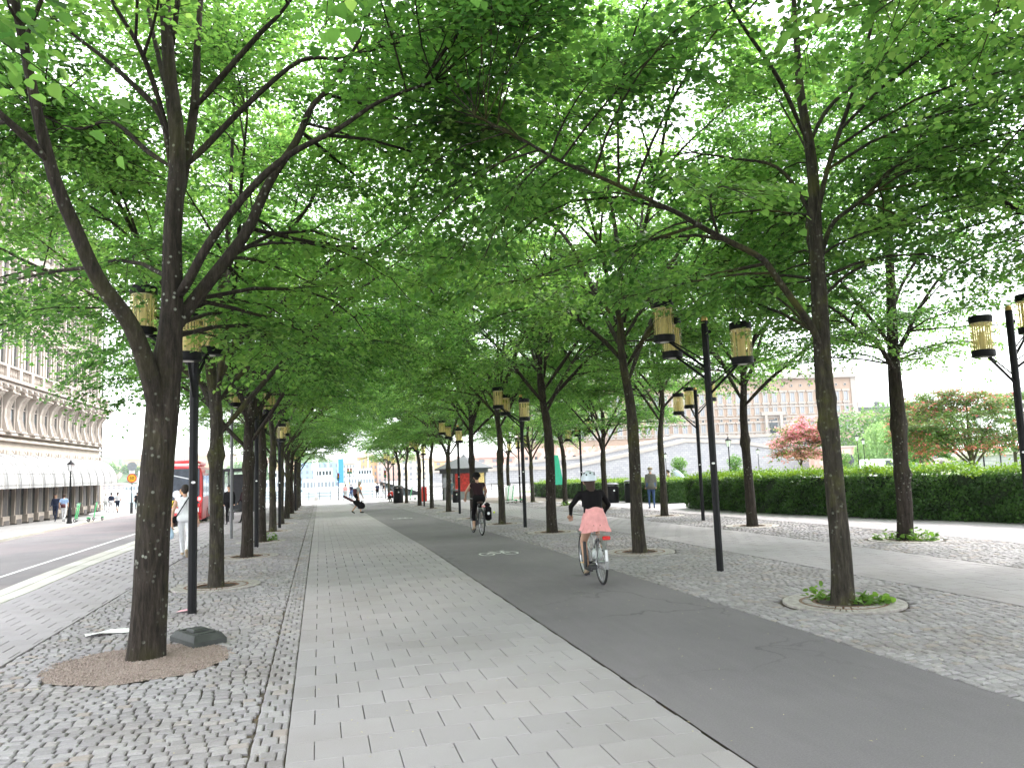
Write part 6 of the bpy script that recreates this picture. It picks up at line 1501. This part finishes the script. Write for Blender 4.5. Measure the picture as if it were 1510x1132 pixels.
for k, (p0, p1, q0, q1, Y, mt, lb) in enumerate(((506, 528, 683, 712, 300, 'house_cream', 'cream waterfront house right of the blue banner'), (528, 556, 674, 712, 310, 'house_orange', 'orange waterfront house behind the crossing'), (557, 590, 678, 712, 305, 'house_pink', 'pink waterfront house left of the far trunks'), (591, 640, 676, 712, 300, 'house_cream', 'long cream house seen between far trunks'), (641, 700, 678, 712, 300, 'house_orange', 'orange house glimpsed behind the kiosk'), (701, 800, 672, 712, 290, 'house_pink', 'pink stone house behind the kiosk trees'), (150, 186, 714, 728, 520, 'house_pink', 'low pink waterfront building beside the awnings'), (190, 240, 718, 728, 540, 'house_cream', 'low pale waterfront building behind the speed sign'))):
    block(p0, p1, q0, q1, Y, mt, lb, 5, 4)
# wooded hill with houses across the water
hill = MB(); V = []; NX, NY_ = 40, 8
rng = np.random.default_rng(9)
for j in range(NY_+1):
    for i in range(NX+1):
        x = -520+i*16.0; t = j/NY_; hgt = (30+7*math.sin(i*.45)+4*math.sin(i*1.3))*math.sin(min(1, t*1.15)*math.pi/2)*min(1, (NX-i)/9)*min(1, .45+i/16)
        V.append((x, 860+t*160, -2.6+hgt+rng.uniform(-.6, .6)))
plain('hill_green', (.09, .14, .07), .95, var=.3, scale=.03, bump=1)
hill.add(V, [(j*(NX+1)+i, j*(NX+1)+i+1, (j+1)*(NX+1)+i+1, (j+1)*(NX+1)+i) for j in range(NY_) for i in range(NX)])
tag(hill.build('hill', 'hill_green'), kind='structure')
for k, (p0, p1, q0, q1, Y, mt, lb) in enumerate(((181, 210, 677, 689, 900, 'house_orange', 'long ochre building on the hill across the water'), (160, 176, 690, 699, 880, 'house_pink', 'small pink house on the hill near the crane'), (196, 214, 694, 702, 870, 'house_cream', 'cream house below the ochre building on the hill'), (262, 286, 668, 683, 900, 'house_pink', 'pink house on the hill left of the lamp post'), (290, 312, 672, 688, 900, 'house_orange', 'orange house on the hill between the first trunks'), (330, 350, 676, 690, 900, 'house_cream', 'cream house on the hill between second and third trunks'), (360, 400, 680, 694, 900, 'house_pink', 'row house on the hill behind the street row'), (404, 440, 682, 698, 880, 'house_orange', 'ochre house on the hill at the far left of the gap'))):
    block(p0, p1, q0, q1+8, Y, mt, lb, 6, 3, True, 12, 'houses on the far hill')
HO = ['first', 'second', 'third', 'fourth', 'fifth', 'sixth', 'seventh', 'eighth', 'ninth', 'tenth', 'eleventh', 'twelfth', 'thirteenth', 'fourteenth', 'fifteenth', 'sixteenth', 'seventeenth', 'eighteenth']
for k in range(18):
    px = 152+k*16.5+random.uniform(-4, 4); py = 696+random.uniform(-8, 12)
    p = at(px, py, 850+random.uniform(0, 20)); s_ = random.uniform(5, 9)
    leaf_blob('hillside_tree', (p.x, p.y, p.z-s_*.8), [((-s_*.3, 0, s_*.8), (s_*.7, s_*.6, s_*.6)), ((s_*.4, 0, s_*.9), (s_*.6, s_*.6, s_*.6)), ((0, 0, s_*1.2), (s_*.6, s_*.5, s_*.6))], 420, 1.9, 'garden_leaf', f'round tree among the houses on the far hill, {HO[k]} counting from the hotel', 'tree', 'trees on the far hill', 300+k)
cr = empty('tower_crane', tuple(at(177, 690, 920))); zc = at(177, 665, 920).z-cr.location.z
tw = MB()
for s_ in (-.8, .8): tw.tube([(s_, 0, 0), (s_, 0, zc+5)], .25, 4)
for k in range(8): tw.tube([(-.8, 0, k*(zc+4)/8), (.8, 0, (k+1)*(zc+4)/8)], .15, 4)
tw.build('mast', 'dark_steel', cr); MB().box((-6, 0, zc), (34, .8, .9)).build('jib', 'dark_steel', cr); MB().tube([(-22, 0, zc), (0, 0, zc+5), (10, 0, zc)], .15, 4).build('tie_bars', 'dark_steel', cr); MB().box((9, 0, zc-1), (3, 1.4, 1.8)).build('counterweight', 'granite', cr)
tag(cr, 'tower crane on the skyline above the far hill', 'crane')

# ------------------------------------------------------------------ the air: thin pale haze over the water and the far shore
m = bpy.data.materials.new('haze_air'); m.use_nodes = True; n = m.node_tree; n.nodes.clear()
om = n.nodes.new('ShaderNodeOutputMaterial'); pv = n.nodes.new('ShaderNodeVolumePrincipled')
pv.inputs['Color'].default_value = (.86, .92, 1, 1); pv.inputs['Density'].default_value = HAZE; pv.inputs['Anisotropy'].default_value = .2
n.links.new(pv.outputs['Volume'], om.inputs['Volume'])
o = MB().box((0, 600, 33.5), (2400, 2000, 75)).build('haze', 'haze_air') if False else None
mb = MB().box((0, 480, 33.0), (2200, 1700, 74.0)); me = bpy.data.meshes.new('haze'); me.from_pydata(mb.v, [], mb.f); me.materials.append(m)
o = bpy.data.objects.new('haze', me); COL.objects.link(o); tag(o, 'thin pale blue haze over the water and far shore', 'haze', kind='stuff')
